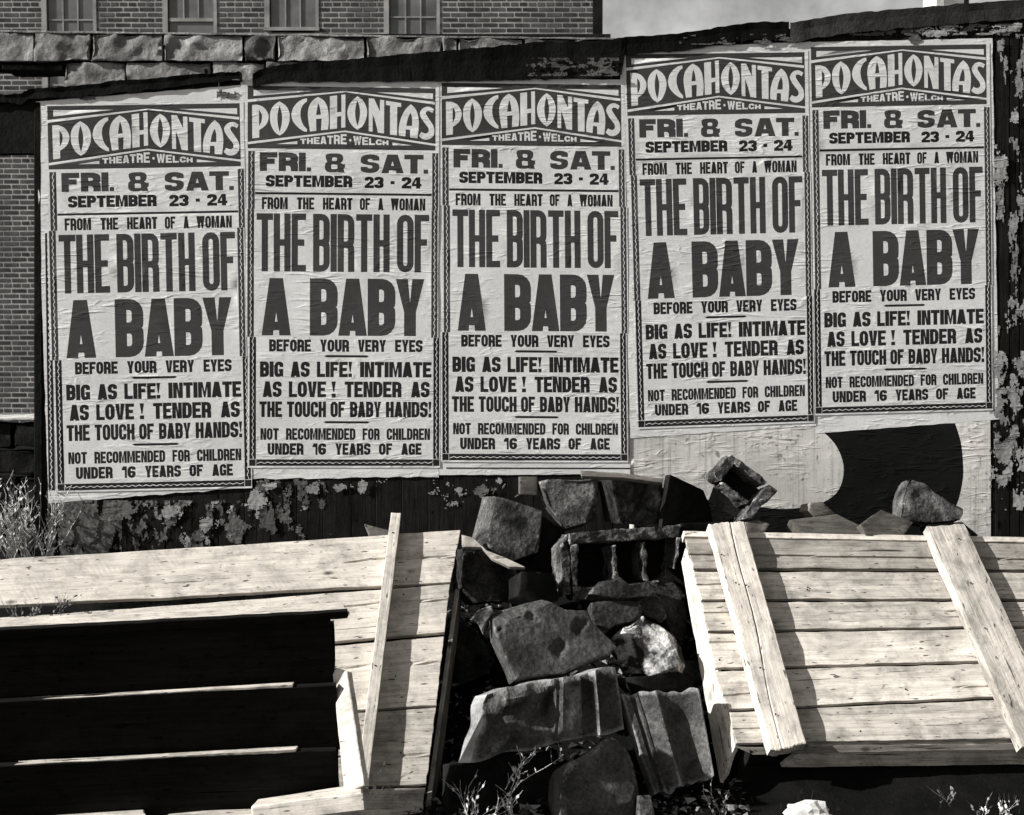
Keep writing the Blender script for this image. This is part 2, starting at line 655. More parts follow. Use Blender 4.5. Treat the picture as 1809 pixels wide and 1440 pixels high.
def fil(pts, seg=4):
    """polygon with corners (x, y[, rx, ry]) rounded"""
    out = []
    n = len(pts)
    for i, p in enumerate(pts):
        if len(p) == 2 or (p[2] <= 1e-6):
            out.append((p[0], p[1]))
            continue
        x, y, rx, ry = p
        res = []
        for q in (pts[i - 1], pts[(i + 1) % n]):
            dx, dy = q[0] - x, q[1] - y
            l = math.hypot(dx, dy) or 1e-9
            r = rx if abs(dx) > abs(dy) else ry
            r = min(r, l * 0.499)
            res.append((x + dx / l * r, y + dy / l * r))
        (ax, ay), (bx, by) = res
        k = 0.45
        c1 = (x + (ax - x) * k, y + (ay - y) * k)
        c2 = (x + (bx - x) * k, y + (by - y) * k)
        for s in range(seg + 1):
            u = s / seg
            w0, w1, w2, w3 = (1 - u) ** 3, 3 * u * (1 - u) ** 2, 3 * u * u * (1 - u), u ** 3
            out.append((w0 * ax + w1 * c1[0] + w2 * c2[0] + w3 * bx, w0 * ay + w1 * c1[1] + w2 * c2[1] + w3 * by))
    return out


def glyph(ch, W, s, t):
    """wood-type letter in a box W wide and 1 high (y up), stem s, bar t"""
    w2 = W / 2
    ro = (w2 * 0.98, min(0.42, w2 * 1.15))
    iw = max(0.01, (W - 2 * s) / 2)
    ri = (iw * 0.95, min(0.3, iw * 1.3))
    rn = (min(w2, s) * 0.75, 0.10)
    RO = lambda x, y: (x, y) + ro
    RI = lambda x, y: (x, y) + ri
    RN = lambda x, y: (x, y) + rn
    if ch == 'I':
        return [[(0, 0), (0, 1), (W, 1), (W, 0)]]
    if ch == '.':
        return [[(0, 0), (0, .22), (W, .22), (W, 0)]]
    if ch == '-':
        return [[(0, .36), (0, .64), (W, .64), (W, .36)]]
    if ch == '!':
        return [[(W * .02, 1), (W * .98, 1), (W * .62, .34), (W * .38, .34)], [(W * .05, 0), (W * .05, .24), (W * .95, .24), (W * .95, 0)]]
    if ch == 'A':
        ax = W * .27
        ap = (w2 - s) / ax
        nb = 0.08 + 0.25 * max(0, min(1, ap - 0.35))
        cs = [[(0, 0), (ax, 1), (W - ax, 1), (W, 0), (W - s, 0), (W - s - ax * nb * .6, nb), (s + ax * nb * .6, nb), (s, 0)]]
        hb = nb + t
        if ap > hb + .06:
            cs.append([(s + ax * hb, hb), (w2, min(ap, .86)), (W - s - ax * hb, hb)])
        return cs
    if ch == 'B':
        return [fil([(0, 0), (0, 1), RO(W, 1), RN(W, .52), (W * .93, .5), RN(W, .48), RO(W, 0)]),
                fil([(s, .5 + t / 2), (s, 1 - t), RI(W - s, 1 - t), RI(W - s, .5 + t / 2)]),
                fil([(s, t), (s, .5 - t / 2), RI(W - s, .5 - t / 2), RI(W - s, t)])]
    if ch == 'C':
        return [fil([(W, .62), RO(W, 1), RO(0, 1), RO(0, 0), RO(W, 0), (W, .38), (W - s, .38), RI(W - s, t), RI(s, t), RI(s, 1 - t), RI(W - s, 1 - t), (W - s, .62)])]
    if ch == 'G':
        return [fil([(W, .64), RO(W, 1), RO(0, 1), RO(0, 0), (W * .62, 0, ro[0] * .5, ro[1] * .4), (W * .8, .05), (W, 0), (W, .52), (w2, .52), (w2, .52 - t * .8), (W - s, .52 - t * .8), RI(W - s, t), RI(s, t), RI(s, 1 - t), RI(W - s, 1 - t), (W - s, .64)])]
    if ch == 'D':
        return [fil([(0, 0), (0, 1), RO(W, 1), RO(W, 0)]), fil([(s, t), (s, 1 - t), RI(W - s, 1 - t), RI(W - s, t)])]
    if ch == 'E':
        return [[(0, 0), (0, 1), (W, 1), (W, 1 - t), (s, 1 - t), (s, .5 + t / 2), (W * .88, .5 + t / 2), (W * .88, .5 - t / 2), (s, .5 - t / 2), (s, t), (W, t), (W, 0)]]
    if ch == 'F':
        return [[(0, 0), (0, 1), (W, 1), (W, 1 - t), (s, 1 - t), (s, .52 + t / 2), (W * .85, .52 + t / 2), (W * .85, .52 - t / 2), (s, .52 - t / 2), (s, 0)]]
    if ch == 'H':
        return [[(0, 0), (0, 1), (s, 1), (s, .5 + t / 2), (W - s, .5 + t / 2), (W - s, 1), (W, 1), (W, 0), (W - s, 0), (W - s, .5 - t / 2), (s, .5 - t / 2), (s, 0)]]
    if ch == 'L':
        return [[(0, 0), (0, 1), (s, 1), (s, t), (W, t), (W, 0)]]
    if ch == 'M':
        a = min(1.3 * s, W * .36)
        return [[(0, 0), (0, 1), (a, 1), (w2, .38), (W - a, 1), (W, 1), (W, 0), (W - s * .92, 0), (W - s * .92, .66), (w2 + s * .2, .02), (w2 - s * .2, .02), (s * .92, .66), (s * .92, 0)]]
    if ch == 'N':
        return [[(0, 0), (0, 1), (s * 1.12, 1), (W - s * .9, .42), (W - s * .9, 1), (W, 1), (W, 0), (W - 1.12 * s, 0), (s * .9, .58), (s * .9, 0)]]
    if ch == 'O':
        return [fil([RO(0, 0), RO(0, 1), RO(W, 1), RO(W, 0)]), fil([RI(s, t), RI(s, 1 - t), RI(W - s, 1 - t), RI(W - s, t)])]
    if ch == 'P':
        return [fil([(0, 0), (0, 1), RO(W, 1), RO(W, .38), (s, .38), (s, 0)]), fil([(s, .38 + t), (s, 1 - t), RI(W - s, 1 - t), RI(W - s, .38 + t)])]
    if ch == 'R':
        return [fil([(0, 0), (0, 1), RO(W, 1), RN(W, .51), (W * .92, .47), RN(W, .44), (W, 0), (W - s, 0), RI(W - s, .5 - t * .75), (s, .5 - t * .75), (s, 0)]),
                fil([(s, .5 + t * .25), (s, 1 - t), RI(W - s, 1 - t), RI(W - s, .5 + t * .25)])]
    if ch == 'S':
        return [fil([(W, .67), RO(W, 1), RO(0, 1), (0, .48, w2, .12), (W - s, .40, iw, .06), RI(W - s, t), RI(s, t), (s, .33), (0, .33), RO(0, 0), RO(W, 0), (W, .54, w2, .12), (s, .60, iw, .06), RI(s, 1 - t), RI(W - s, 1 - t), (W - s, .67)])]
    if ch == 'T':
        return [[(0, 1), (W, 1), (W, 1 - t), (w2 + s / 2, 1 - t), (w2 + s / 2, 0), (w2 - s / 2, 0), (w2 - s / 2, 1 - t), (0, 1 - t)]]
    if ch == 'U':
        return [fil([(0, 1), RO(0, 0), RO(W, 0), (W, 1), (W - s, 1), RI(W - s, t), RI(s, t), (s, 1)])]
    if ch == 'V':
        return [[(0, 1), (s * 1.02, 1), (w2, .30), (W - s * 1.02, 1), (W, 1), (w2 + .55 * s, 0), (w2 - .55 * s, 0)]]
    if ch == 'W':
        return [[(0, 1), (s, 1), (W * .29, .34), (w2 - s * .42, 1), (w2 + s * .42, 1), (W * .71, .34), (W - s, 1), (W, 1), (W * .80, 0), (W * .62, 0), (w2, .5), (W * .38, 0), (W * .20, 0)]]
    if ch == 'Y':
        vy = 1 - .58 * max(0.1, (w2 - .95 * s)) / max(.02, (w2 - s / 2))
        return [[(0, 1), (s * 1.02, 1), (w2, max(.45, vy)), (W - s * 1.02, 1), (W, 1), (w2 + s / 2, .42), (w2 + s / 2, 0), (w2 - s / 2, 0), (w2 - s / 2, .42)]]
    if ch == '1':
        return [[(W * .3, 1), (W, 1), (W, 0), (W - s, 0), (W - s, .66), (0, .66), (0, .80)]]
    if ch == '2':
        return [fil([(0, .64), RO(0, 1), RO(W, 1), (W, .50, w2 * .8, .14), (s * 1.1, t), (W, t), (W, 0), (0, 0), (0, .22), (W - s, .60, .02, .05), RI(W - s, 1 - t), RI(s, 1 - t), (s, .64)])]
    if ch == '3':
        return [fil([(0, .68), RO(0, 1), RO(W, 1), RN(W, .54), (W * .9, .5), RN(W, .46), RO(W, 0), RO(0, 0), (0, .32), (s, .32), RI(s, t), RI(W - s, t), RI(W - s, .5 - t / 2), (W * .38, .5 - t / 2), (W * .38, .5 + t / 2), RI(W - s, .5 + t / 2), RI(W - s, 1 - t), RI(s, 1 - t), (s, .68)])]
    if ch == '4':
        r = W * .86
        return [[(W * .42, 1), (r, 1), (r, .42), (W, .42), (W, .2), (r, .2), (r, 0), (r - s, 0), (r - s, .2), (0, .2), (0, .42)],
                [(r - s, .42), (r - s, .74), (W * .26, .42)]]
    if ch == '6':
        return [fil([(W, .68), RO(W, 1), RO(0, 1), RO(0, 0), RO(W, 0), (W, .60, ro[0], .2), (s, .60), RI(s, 1 - t), RI(W - s, 1 - t), (W - s, .68)]),
                fil([RI(s, t), RI(s, .60 - t * .8), RI(W - s, .60 - t * .8), RI(W - s, t)])]
    if ch == '&':
        return [fil([(W * .02, .78, W * .2, .14), (W * .05, 1, W * .3, .2), (W * .92, 1, W * .3, .2), (W * .90, .60, W * .15, .12), (W * .78, .50), (W * .9, .44), (W, .46), (W, .26), (W * .93, .20), (W * .98, 0), (W * .70, 0), (W * .64, .03), (W * .5, 0), (0, 0, W * .3, .22), (0, .48, W * .16, .14), (W * .12, .54)]),
                fil([(W * .36, .60, .05, .05), (W * .36, .78, .06, .06), (W * .60, .78, .06, .06), (W * .60, .60, .05, .05)]),
                fil([(W * .32, .18, .05, .05), (W * .32, .42, .06, .06), (W * .62, .40, .05, .05), (W * .62, .18, .05, .05)])]
    return []


RELW = {'I': None, 'M': 1.34, 'W': 1.45, 'L': .88, 'F': .9, 'E': .92, '!': .42, '.': .42, '1': .62, 'T': .98, 'A': 1.06, 'S': 1.0}
Z = 5.3206                     # scale of the enlarged measurements of the middle poster


def zp(x, y, oy):
    """enlargement pixel -> design unit (0..1 across the printed frame, 0..1 down it)"""
    X, Y = 770 + x / Z, oy + y / Z
    return ((X - 781.4) / 322.6 * 322.6, (Y - 147.6) / 666.4 * 666.4)      # design units stay photo pixels of that poster


SHAPES = []                    # (ink, contours) in design units, y down


def add_letter(ink, ch, x0, x1, y0, y1, s, t, oy, yl=None):
    H = y1 - y0
    W = (x1 - x0) / H
    cs = []
    for c in glyph(ch, W, s / H, t / H):
        cs.append([zp(x0 + px * H, y1 - py * H, oy) for px, py in c])
    SHAPES.append((ink, cs))


def add_word(ink, wd, x0, x1, y0, y1, s, t, oy, gap=4.5):
    rel = [RELW.get(ch, 1.0) for ch in wd]
    nI = sum(1 for r in rel if r is None)
    tot = sum(r for r in rel if r is not None)
    u = (x1 - x0 - gap * (len(wd) - 1) - nI * s) / max(.01, tot)
    x = x0
    for ch, r in zip(wd, rel):
        w = s if r is None else u * r
        ss = min(s, w * .42) if ch not in 'I!.T' else s
        if ch == 'T':
            ss = min(s, w * .6)
        add_letter(ink, ch, x, x + w, y0, y1, ss, t, oy)
        x += w + gap


HD = 136.0


def hz(pts):
    return [zp(x, y - 11 * (x - 60) / 1700.0, HD) for x, y in pts]


def smooth_loop(pts, n=3):
    out = []
    k = len(pts)
    for i in range(k):
        p0, p1, p2, p3 = (np.array(pts[(i + j - 1) % k], float) for j in range(4))
        for s in range(n):
            u = s / n
            q = 0.5 * ((2 * p1) + (-p0 + p2) * u + (2 * p0 - 5 * p1 + 4 * p2 - p3) * u * u + (-p0 + 3 * p1 - 3 * p2 + p3) * u ** 3)
            out.append((q[0], q[1]))
    return out


def spline_piece(pts, sharp):
    """closed path, Catmull-Rom except at sharp indices"""
    out = []
    k = len(pts)
    for i in range(k):
        a, b = i, (i + 1) % k
        p1, p2 = np.array(pts[a], float), np.array(pts[b], float)
        p0 = p1 if a in sharp else np.array(pts[a - 1], float)
        p3 = p2 if b in sharp else np.array(pts[(b + 1) % k], float)
        n = 1 if (a in sharp and b in sharp) else 3
        for s in range(n):
            u = s / n
            q = 0.5 * ((2 * p1) + (-p0 + p2) * u + (2 * p0 - 5 * p1 + 4 * p2 - p3) * u * u + (-p0 + 3 * p1 - 3 * p2 + p3) * u ** 3)
            out.append((q[0], q[1]))
    return out


# theatre heading: dark band with the name left as bare paper
SHAPES.append((1, [hz([(60, 60), (1762, 71), (1762, 655), (60, 645)])]))
for tri in ([(113, 100), (645, 106), (113, 157)], [(1228, 113), (1738, 117), (1738, 173)],
            [(60, 188), (950, 103), (1755, 198), (1755, 223), (950, 114), (60, 215)],
            [(62, 585), (940, 473), (1762, 593), (1762, 612), (940, 488), (62, 608)],
            [(320, 603), (510, 575), (510, 603)], [(1373, 582), (1552, 609), (1373, 609)]):
    SHAPES.append((9, [hz(tri)]))
HEAD = [
    ([(100, 238), (150, 238), (200, 258), (235, 300), (250, 350), (235, 410), (200, 450), (165, 472), (165, 545), (102, 552)], {0, 1, 7, 8, 9},
     [(163, 288), (185, 320), (190, 355), (183, 400), (163, 437)], {0, 4}),
    ([(348, 205), (400, 240), (432, 290), (442, 350), (430, 420), (395, 490), (350, 524), (305, 490), (270, 420), (262, 350), (270, 290), (300, 240)], {0, 6},
     [(349, 243), (366, 300), (373, 360), (366, 430), (350, 490), (335, 430), (329, 360), (335, 300)], {0, 4}),
    ([(597, 175), (560, 182), (510, 215), (470, 270), (455, 330), (468, 385), (510, 440), (560, 478), (597, 489), (597, 462), (565, 425), (545, 375), (538, 320), (545, 270), (570, 225), (597, 205)], {0, 4, 8, 9, 15}, None, None),
    ([(697, 160), (745, 190), (775, 235), (790, 300), (795, 380), (788, 465), (725, 472), (730, 362), (680, 367), (682, 478), (625, 485), (610, 380), (605, 310), (620, 240), (655, 190)], {0, 5, 6, 7, 8, 9, 10},
     [(700, 215), (690, 260), (680, 330), (723, 326), (714, 260)], {0, 2, 3}),
    ([(805, 153), (870, 145), (870, 303), (910, 298), (908, 138), (945, 135), (945, 443), (908, 447), (908, 337), (870, 343), (870, 455), (805, 462)], set(range(12)), None, None),
    ([(1055, 152), (1100, 185), (1130, 240), (1142, 300), (1130, 370), (1100, 430), (1055, 466), (1010, 430), (975, 370), (963, 300), (978, 240), (1010, 190)], {0, 6},
     [(1053, 187), (1071, 240), (1078, 305), (1071, 370), (1055, 430), (1040, 370), (1033, 305), (1040, 240)], {0, 4}),
    ([(1157, 168), (1205, 172), (1258, 292), (1258, 182), (1297, 186), (1295, 498), (1240, 490), (1220, 400), (1192, 315), (1192, 482), (1157, 478)], {0, 1, 2, 3, 4, 5, 6, 8, 9, 10}, None, None),
    ([(1312, 190), (1450, 212), (1450, 250), (1415, 245), (1413, 515), (1350, 508), (1350, 236), (1312, 230)], set(range(8)), None, None),
    ([(1537, 222), (1580, 265), (1605, 340), (1610, 430), (1598, 542), (1532, 535), (1532, 462), (1493, 458), (1488, 525), (1430, 515), (1430, 440), (1450, 350), (1490, 270)], {0, 4, 5, 6, 7, 8, 9},
     [(1535, 300), (1549, 350), (1549, 425), (1497, 425), (1510, 360)], {0, 2, 3}),
    ([(1748, 268), (1720, 250), (1690, 243), (1648, 258), (1620, 300), (1630, 345), (1665, 400), (1695, 440), (1700, 475), (1680, 495), (1655, 492), (1635, 480), (1612, 518), (1640, 545), (1680, 553), (1722, 538), (1750, 498), (1745, 430), (1710, 370), (1680, 322), (1674, 300), (1688, 284), (1712, 288), (1732, 302)], {0, 11, 12, 23}, None, None),
]
for o_, sh, h_, hs in HEAD:
    cs = [hz(spline_piece(o_, sh))]
    if h_:
        cs.append(hz(spline_piece(h_, hs)))
    SHAPES.append((9, cs))
xs_ = 537
for i, ch in enumerate("THEATRE"):
    add_letter(9, ch, xs_, xs_ + 54, 556 - i * 7.5 - 4 - 11 * (xs_ - 60) / 1700, 601 - 11 * (xs_ - 60) / 1700, 18, 12 + i, HD)
    xs_ += 61
xs_ = 1018
for i, ch in enumerate("WELCH"):
    w = 74 if i == 0 else 54
    add_letter(9, ch, xs_, xs_ + w, 524 + i * 10 - 11 * (xs_ - 60) / 1700, 607 - 11 * (xs_ - 60) / 1700, 18, 16 - i, HD)
    xs_ += w + 7
SHAPES.append((9, [hz([(990 + 11 * math.cos(a * math.pi / 4), 563 + 13 * math.sin(a * math.pi / 4)) for a in range(8)])]))

# body type
O2, O3, O4 = 250.0, 470.0, 610.0
for ch, a, b in (('F', 170, 330), ('R', 342, 518), ('I', 524, 588)):
    add_letter(1, ch, a, b, 72, 248, 66, 50, O2)
add_letter(1, '.', 596, 636, 72, 248, 40, 40, O2)
add_letter(1, '&', 760, 943, 76, 254, 60, 40, O2)
for ch, a, b, s_ in (('S', 1085, 1254, 62), ('A', 1272, 1475, 66), ('T', 1480, 1655, 66), ('.', 1655, 1696, 40)):
    add_letter(1, ch, a, b, 80, 257, s_, 44, O2)
add_word(2, "SEPTEMBER", 225, 1010, 285, 394, 37, 27, O2, 4)
add_word(2, "23", 1122, 1293, 290, 398, 37, 27, O2, 4)
add_letter(2, '-', 1355, 1393, 290, 398, 10, 10, O2)
add_word(2, "24", 1457, 1637, 290, 398, 37, 27, O2, 4)
for wd, a, b in (("FROM", 190, 425), ("THE", 508, 665), ("HEART", 743, 1012), ("OF", 1078, 1172), ("A", 1243, 1292), ("WOMAN", 1358, 1672)):
    add_word(2, wd, a, b, 491, 605, 26, 22, O2, 3.5)
for ch, a, b in (('T', 148, 298), ('H', 303, 457), ('E', 465, 597), ('B', 660, 812), ('I', 818, 876), ('R', 882, 1035), ('T', 1050, 1197), ('H', 1207, 1355), ('O', 1420, 1572), ('F', 1580, 1713)):
    add_letter(1, ch, a, b, 643, 1185, 58, 62, O2)
for ch, a, b in (('A', 195, 460), ('B', 632, 885), ('A', 890, 1150), ('B', 1156, 1408), ('Y', 1411, 1670)):
    add_letter(1, ch, a, b, 76, 612, 104 if ch != 'Y' else 108, 102 if ch == 'B' else 80, O3)
for wd, a, b in (("BEFORE", 243, 623), ("YOUR", 705, 968), ("VERY", 1048, 1303), ("EYES", 1385, 1635)):
    add_word(2, wd, a, b, 648, 762, 31, 25, O3, 3.5)
for wd, a, b in (("BIG", 160, 372), ("AS", 438, 612), ("LIFE!", 676, 997), ("INTIMATE", 1068, 1717)):
    add_word(2, wd, a, b, 855, 1000, 38, 32, O3, 4)
for wd, a, b in (("AS", 185, 357), ("LOVE", 422, 760), ("!", 808, 850), ("TENDER", 928, 1445), ("AS", 1530, 1700)):
    add_word(2, wd, a, b, 1040, 1188, 36, 31, O3, 4)
for wd, a, b in (("THE", 155, 362), ("TOUCH", 405, 760), ("OF", 800, 932), ("BABY", 977, 1260), ("HANDS!", 1303, 1718)):
    add_word(2, wd, a, b, 483, 630, 31, 29, O4, 4)
for wd, a, b in (("NOT", 165, 332), ("RECOMMENDED", 397, 1028), ("FOR", 1092, 1247), ("CHILDREN", 1310, 1705)):
    add_word(2, wd, a, b, 733, 842, 24, 22, O4, 3)
for wd, a, b in (("UNDER", 230, 557), ("16", 638, 762), ("YEARS", 845, 1165), ("OF", 1240, 1362), ("AGE", 1443, 1628)):
    add_word(2, wd, a, b, 873, 982, 31, 25, O4, 4)


def box_(ink, x0, x1, y0, y1, oy):
    SHAPES.append((ink, [[zp(x0, y0, oy), zp(x1, y0, oy), zp(x1, y1, oy), zp(x0, y1, oy)]]))


box_(2, 128, 1730, 445, 466, O2)
SHAPES.append((2, [[zp(x, y, O3) for x, y in ((738, 804), (765, 792), (1128, 794), (1150, 804), (1128, 815), (765, 814))]]))
SHAPES.append((2, [[zp(x, y, O4) for x, y in ((733, 675), (760, 665), (1135, 667), (1158, 677), (1135, 688), (760, 687))]]))


def wave(x, y0, y1, oy, amp=6, wid=3.2, per=62, vert=True):
    a, b = [], []
    n = int((y1 - y0) / 13)
    for i in range(n + 1):
        y = y0 + (y1 - y0) * i / n
        d = amp * math.sin(2 * math.pi * y / per)
        if vert:
            a.append(zp(x + d - wid, y, oy))
            b.append(zp(x + d + wid, y, oy))
        else:
            a.append(zp(y, x + d - wid, oy))
            b.append(zp(y, x + d + wid, oy))
    SHAPES.append((9, [a + b[::-1]]))


S1 = 363.5                      # seams between the three pasted sheets (photo y of the middle poster)
S2 = 587.6
for xa, xb, d in ((65, 125, 0), (1733, 1788, 0)):
    box_(1, xa, xb, 62, (S1 - 250) * Z, O2)
    wave((xa + xb) / 2, 66, (S1 - 250) * Z - 2, O2)
    box_(1, xa, xb, (S1 - 250) * Z + 1, (S2 - 250) * Z, O2)
    wave((xa + xb) / 2, (S1 - 250) * Z + 3, (S2 - 250) * Z - 2, O2)
    box_(2, xa, xb, (S2 - 610) * Z + 1, 1020, O4)
    wave((xa + xb) / 2, (S2 - 610) * Z + 3, 1018, O4)
box_(2, 63, 1790, 1024, 1085, O4)
wave(1055, 135, 1722, O4, vert=False)
box_(9, 123, 127, 1026, 1083, O4)
box_(9, 1728, 1732, 1026, 1083, O4)

DW, DH = 322.6, 666.4
sy1, sy2 = S1 - 147.6, S2 - 147.6


def strip_outline(y0, y1, seed):
    x0, x1 = -2.4, DW + 3.5
    out = []
    n = 24
    for i in range(n):
        out.append((x0 + (x1 - x0) * i / n, y0 + 0.35 * mn.noise(Vector((i * .6, seed, 0)))))
    for i in range(n):
        out.append((x1 + 0.5 * mn.noise(Vector((i * .6, seed, 3))), y0 + (y1 - y0) * i / n))
    for i in range(n):
        out.append((x1 - (x1 - x0) * i / n, y1 + 0.35 * mn.noise(Vector((i * .6, seed, 5)))))
    for i in range(n):
        out.append((x0 + 0.5 * mn.noise(Vector((i * .6, seed, 8))), y1 - (y1 - y0) * i / n))
    return out


STRIPS = []
for k, (a, b) in enumerate(((-3.0, sy1), (sy1, sy2), (sy2, DH + 3.0))):
    sub = [(ik, cs) for ik, cs in SHAPES if min(p[1] for c in cs for p in c) > a - 2.9 and max(p[1] for c in cs for p in c) < b + 2.9]
    # clamp slightly inside the sheet so printed shapes end on it
    V, T, ink = cdt_sheet(strip_outline(a, b, k * 11.0), sub, 14, 10)
    STRIPS.append((V, T, ink))


def buckle(p, seed):
    """how far a pasted sheet lifts off the boards"""
    q = Vector((p.x * 1.3, p.z * 3.5, seed))
    d = 0.0011 * mn.noise(q) + 0.0004 * mn.noise(q * 2.7 + Vector((3, 1, 0)))
    return d


# ------------------------------------------------------------------ the hoarding
TOP = [(-60, 168), (0, 167), (37, 167), (50, 158), (110, 154), (180, 148), (200, 143), (267, 140), (327, 133), (423, 127), (430, 133), (448, 130), (460, 123), (500, 115), (600, 107), (733, 95), (873, 83), (947, 75), (1000, 75), (1077, 72), (1100, 67), (1200, 60), (1328, 40), (1392, 39), (1399, 42), (1436, 34), (1503, 24), (1638, 13), (1705, 7), (1809, 0), (1900, -8)]


def top_y(x):
    for (a, b), (c, d) in zip(TOP, TOP[1:]):
        if a <= x <= c:
            return b + (d - b) * (x - a) / (c - a)
    return TOP[-1][1]


fence = empty("board_hoarding", fpt(900, 1150), "long black plank hoarding behind the rubble, the five theatre posters pasted on it", "fence")
bx = [62, 108, 154, 200, 247, 293, 340, 386, 432, 478, 525, 571, 618, 664, 710, 757, 803, 850, 896, 942, 988, 1035, 1081, 1128, 1174, 1220, 1266, 1312, 1358, 1404, 1450, 1496, 1542, 1588, 1634, 1680, 1726, 1757, 1784, 1801, 1850, 1900, 1960, 2020]
for i in range(len(bx) - 1):
    a, b = bx[i] + 0.8, bx[i + 1] - 0.8
    ya, yb = top_y(a) + 10, top_y(b) + 10
    off = random.uniform(-0.004, 0.0)
    slab("plank", [fpt(a, 1120, off), fpt(a, ya, off), fpt(b, yb, off), fpt(b, 1120, off)], 0.022, M_FENCE, fence, nu=10, nv=3, rag=0.001, bev=0.002)
# tar paper cap along the sloping top
def tar_cap(name, xa, xb, drop, off, mat, seed, T=0.012):
    n = int((xb - xa) / 6)
    fr, fr2 = [], []
    for i in range(n + 1):
        x = xa + (xb - xa) * i / n
        j = 3.5 * mn.noise(Vector((x * .05, seed, 0))) + 2.2 * mn.noise(Vector((x * .21, seed, 2)))
        fr.append((x, top_y(x) + j * .6 - 1))
        fr2.append((x, top_y(x) + drop(x) + 4 * mn.noise(Vector((x * .04, seed, 7))) + 2.0 * mn.noise(Vector((x * .16, seed, 9)))))
    verts, faces = [], []
    for k, (tp, bt) in enumerate(zip(fr, fr2)):
        w = 0.006 * mn.noise(Vector((k * .17, seed, 4)))
        for q, o_ in ((tp, off + .01 + w), ((tp[0], (tp[1] * .6 + bt[1] * .4)), off + .004 + w), (bt, off + .002 + abs(w) * 1.4), (bt, off - T * .3), (tp, off - T * 3)):
            verts.append(fpt(q[0], q[1], o_))
    for k in range(n):
        for r in range(5):
            a = k * 5 + r
            b = k * 5 + (r + 1) % 5
            faces.append((a, b, b + 5, a + 5))
    return link_mesh(name, verts, faces, mat, fence)


def dropf(x):
    if x < 430:
        return 22 - 8 * abs(x - 200) / 230
    if x < 1100:
        return 24 + 40 * min(1, max(0, (x - 430) / 500))
    if x < 1400:
        return 30
    return 34


tar_cap("tar_paper", -70, 428, dropf, 0.012, M_TAR, 1.0)
tar_cap("tar_paper", 446, 1104, dropf, 0.013, M_TAR, 2.0)
tar_cap("tar_paper", 1098, 1394, dropf, 0.012, M_TAR, 3.0)
tar_cap("tar_paper", 1396, 1900, dropf, 0.012, M_TARG, 4.0)  # lighter grey stretch at the right end
# rail running out past the left end of the boards
slab("rail", [fpt(-260, 272, 0.0), fpt(60, 272, 0.0), fpt(66, 172, 0.0), fpt(-260, 182, 0.0)], 0.05, M_TAR, fence, rag=0.004)
slab("rail", [fpt(-260, 172, 0.004), fpt(42, 169, 0.004), fpt(42, 160, 0.004), fpt(-260, 166, 0.004)], 0.09, M_SCRAPD, fence, rag=0.004)
slab("post", [fpt(60, 1120, 0.004), fpt(60, 180, 0.004), fpt(72, 180, 0.004), fpt(76, 1120, 0.004)], 0.09, M_TAR, fence, rag=0.002)


def residue(name, poly, thr, mat, freq=(0.05, 0.03), cell=1.9, seed=0.0, off=0.0015, fade=None, stuff=True):
    """remains of torn bills: a thin skin with everything that has peeled off missing"""
    xs = [p[0] for p in poly]
    ys = [p[1] for p in poly]
    x0, x1, y0, y1 = min(xs), max(xs), min(ys), max(ys)
    nx, ny = int((x1 - x0) / cell) + 1, int((y1 - y0) / cell) + 1
    vid = {}
    verts, faces = [], []

    def vv(i, j):
        if (i, j) not in vid:
            vid[(i, j)] = len(verts)
            jx = .8 * mn.noise(Vector((i * .9, j * .9, seed)))
            jy = .8 * mn.noise(Vector((i * .9, j * .9, seed + 5)))
            verts.append(fpt(x0 + (i + jx) * cell, y0 + (j + jy) * cell, off + 0.0012 * (1 + mn.noise(Vector((i * .3, j * .3, seed))))))
        return vid[(i, j)]
    for j in range(ny):
        for i in range(nx):
            x, y = x0 + (i + .5) * cell, y0 + (j + .5) * cell
            q = Vector((x * freq[0], y * freq[1], seed))
            v = mn.noise(q) + .55 * mn.noise(q * 2.6) + .4 * mn.noise(q * 6) + .2 * mn.noise(q * 14)
            th = thr + (fade(x, y) if fade else 0)
            if v > th:
                faces.append((vv(i, j), vv(i + 1, j), vv(i + 1, j + 1), vv(i, j + 1)))
    if not faces:
        return
    o = link_mesh(name, verts, faces, mat, fence)
    if stuff:
        o['kind'] = 'stuff'
    return o


def flake(name, cx, cy, rx, ry, mat, off=0.003):
    """one torn scrap still stuck to the boards"""
    def fd(x, y):
        d = math.hypot((x - cx) / rx, (y - cy) / ry)
        return (d - .75) * 1.5
    return residue(name, [(cx - rx * 1.7, cy - ry * 1.7), (cx + rx * 1.7, cy + ry * 1.7)], -.05, mat, (.06, .045), seed=cx * .37, off=off, fade=fd, stuff=False)


residue("torn_paper", [(84, 884), (470, 995)], 0.02, M_SCRAPD, (.030, .018), seed=3, fade=lambda x, y: (y - 900) * .004)
residue("torn_paper", [(84, 884), (215, 995)], -0.15, M_SCRAPD, (.02, .006), seed=8)
residue("torn_paper", [(240, 886), (450, 985)], 0.46, M_SCRAP, (.045, .030), seed=13, off=.003, fade=lambda x, y: (y - 900) * .003)
residue("torn_paper", [(448, 846), (760, 960)], 0.52, M_SCRAP, (.045, .045), seed=21, fade=lambda x, y: (y - 850) * .004 + max(0, x - 560) * .001)
residue("torn_paper", [(448, 846), (600, 960)], 0.25, M_SCRAPD, (.035, .02), seed=25, fade=lambda x, y: (y - 880) * .003)
residue("torn_paper", [(756, 840), (960, 900)], 0.52, M_SCRAP, (.05, .05), seed=27)
residue("torn_paper", [(1756, 60), (1830, 620)], 0.43, M_SCRAP, (.045, .012), seed=31, fade=lambda x, y: .08 - .25 * (1 if x > 1794 else 0))
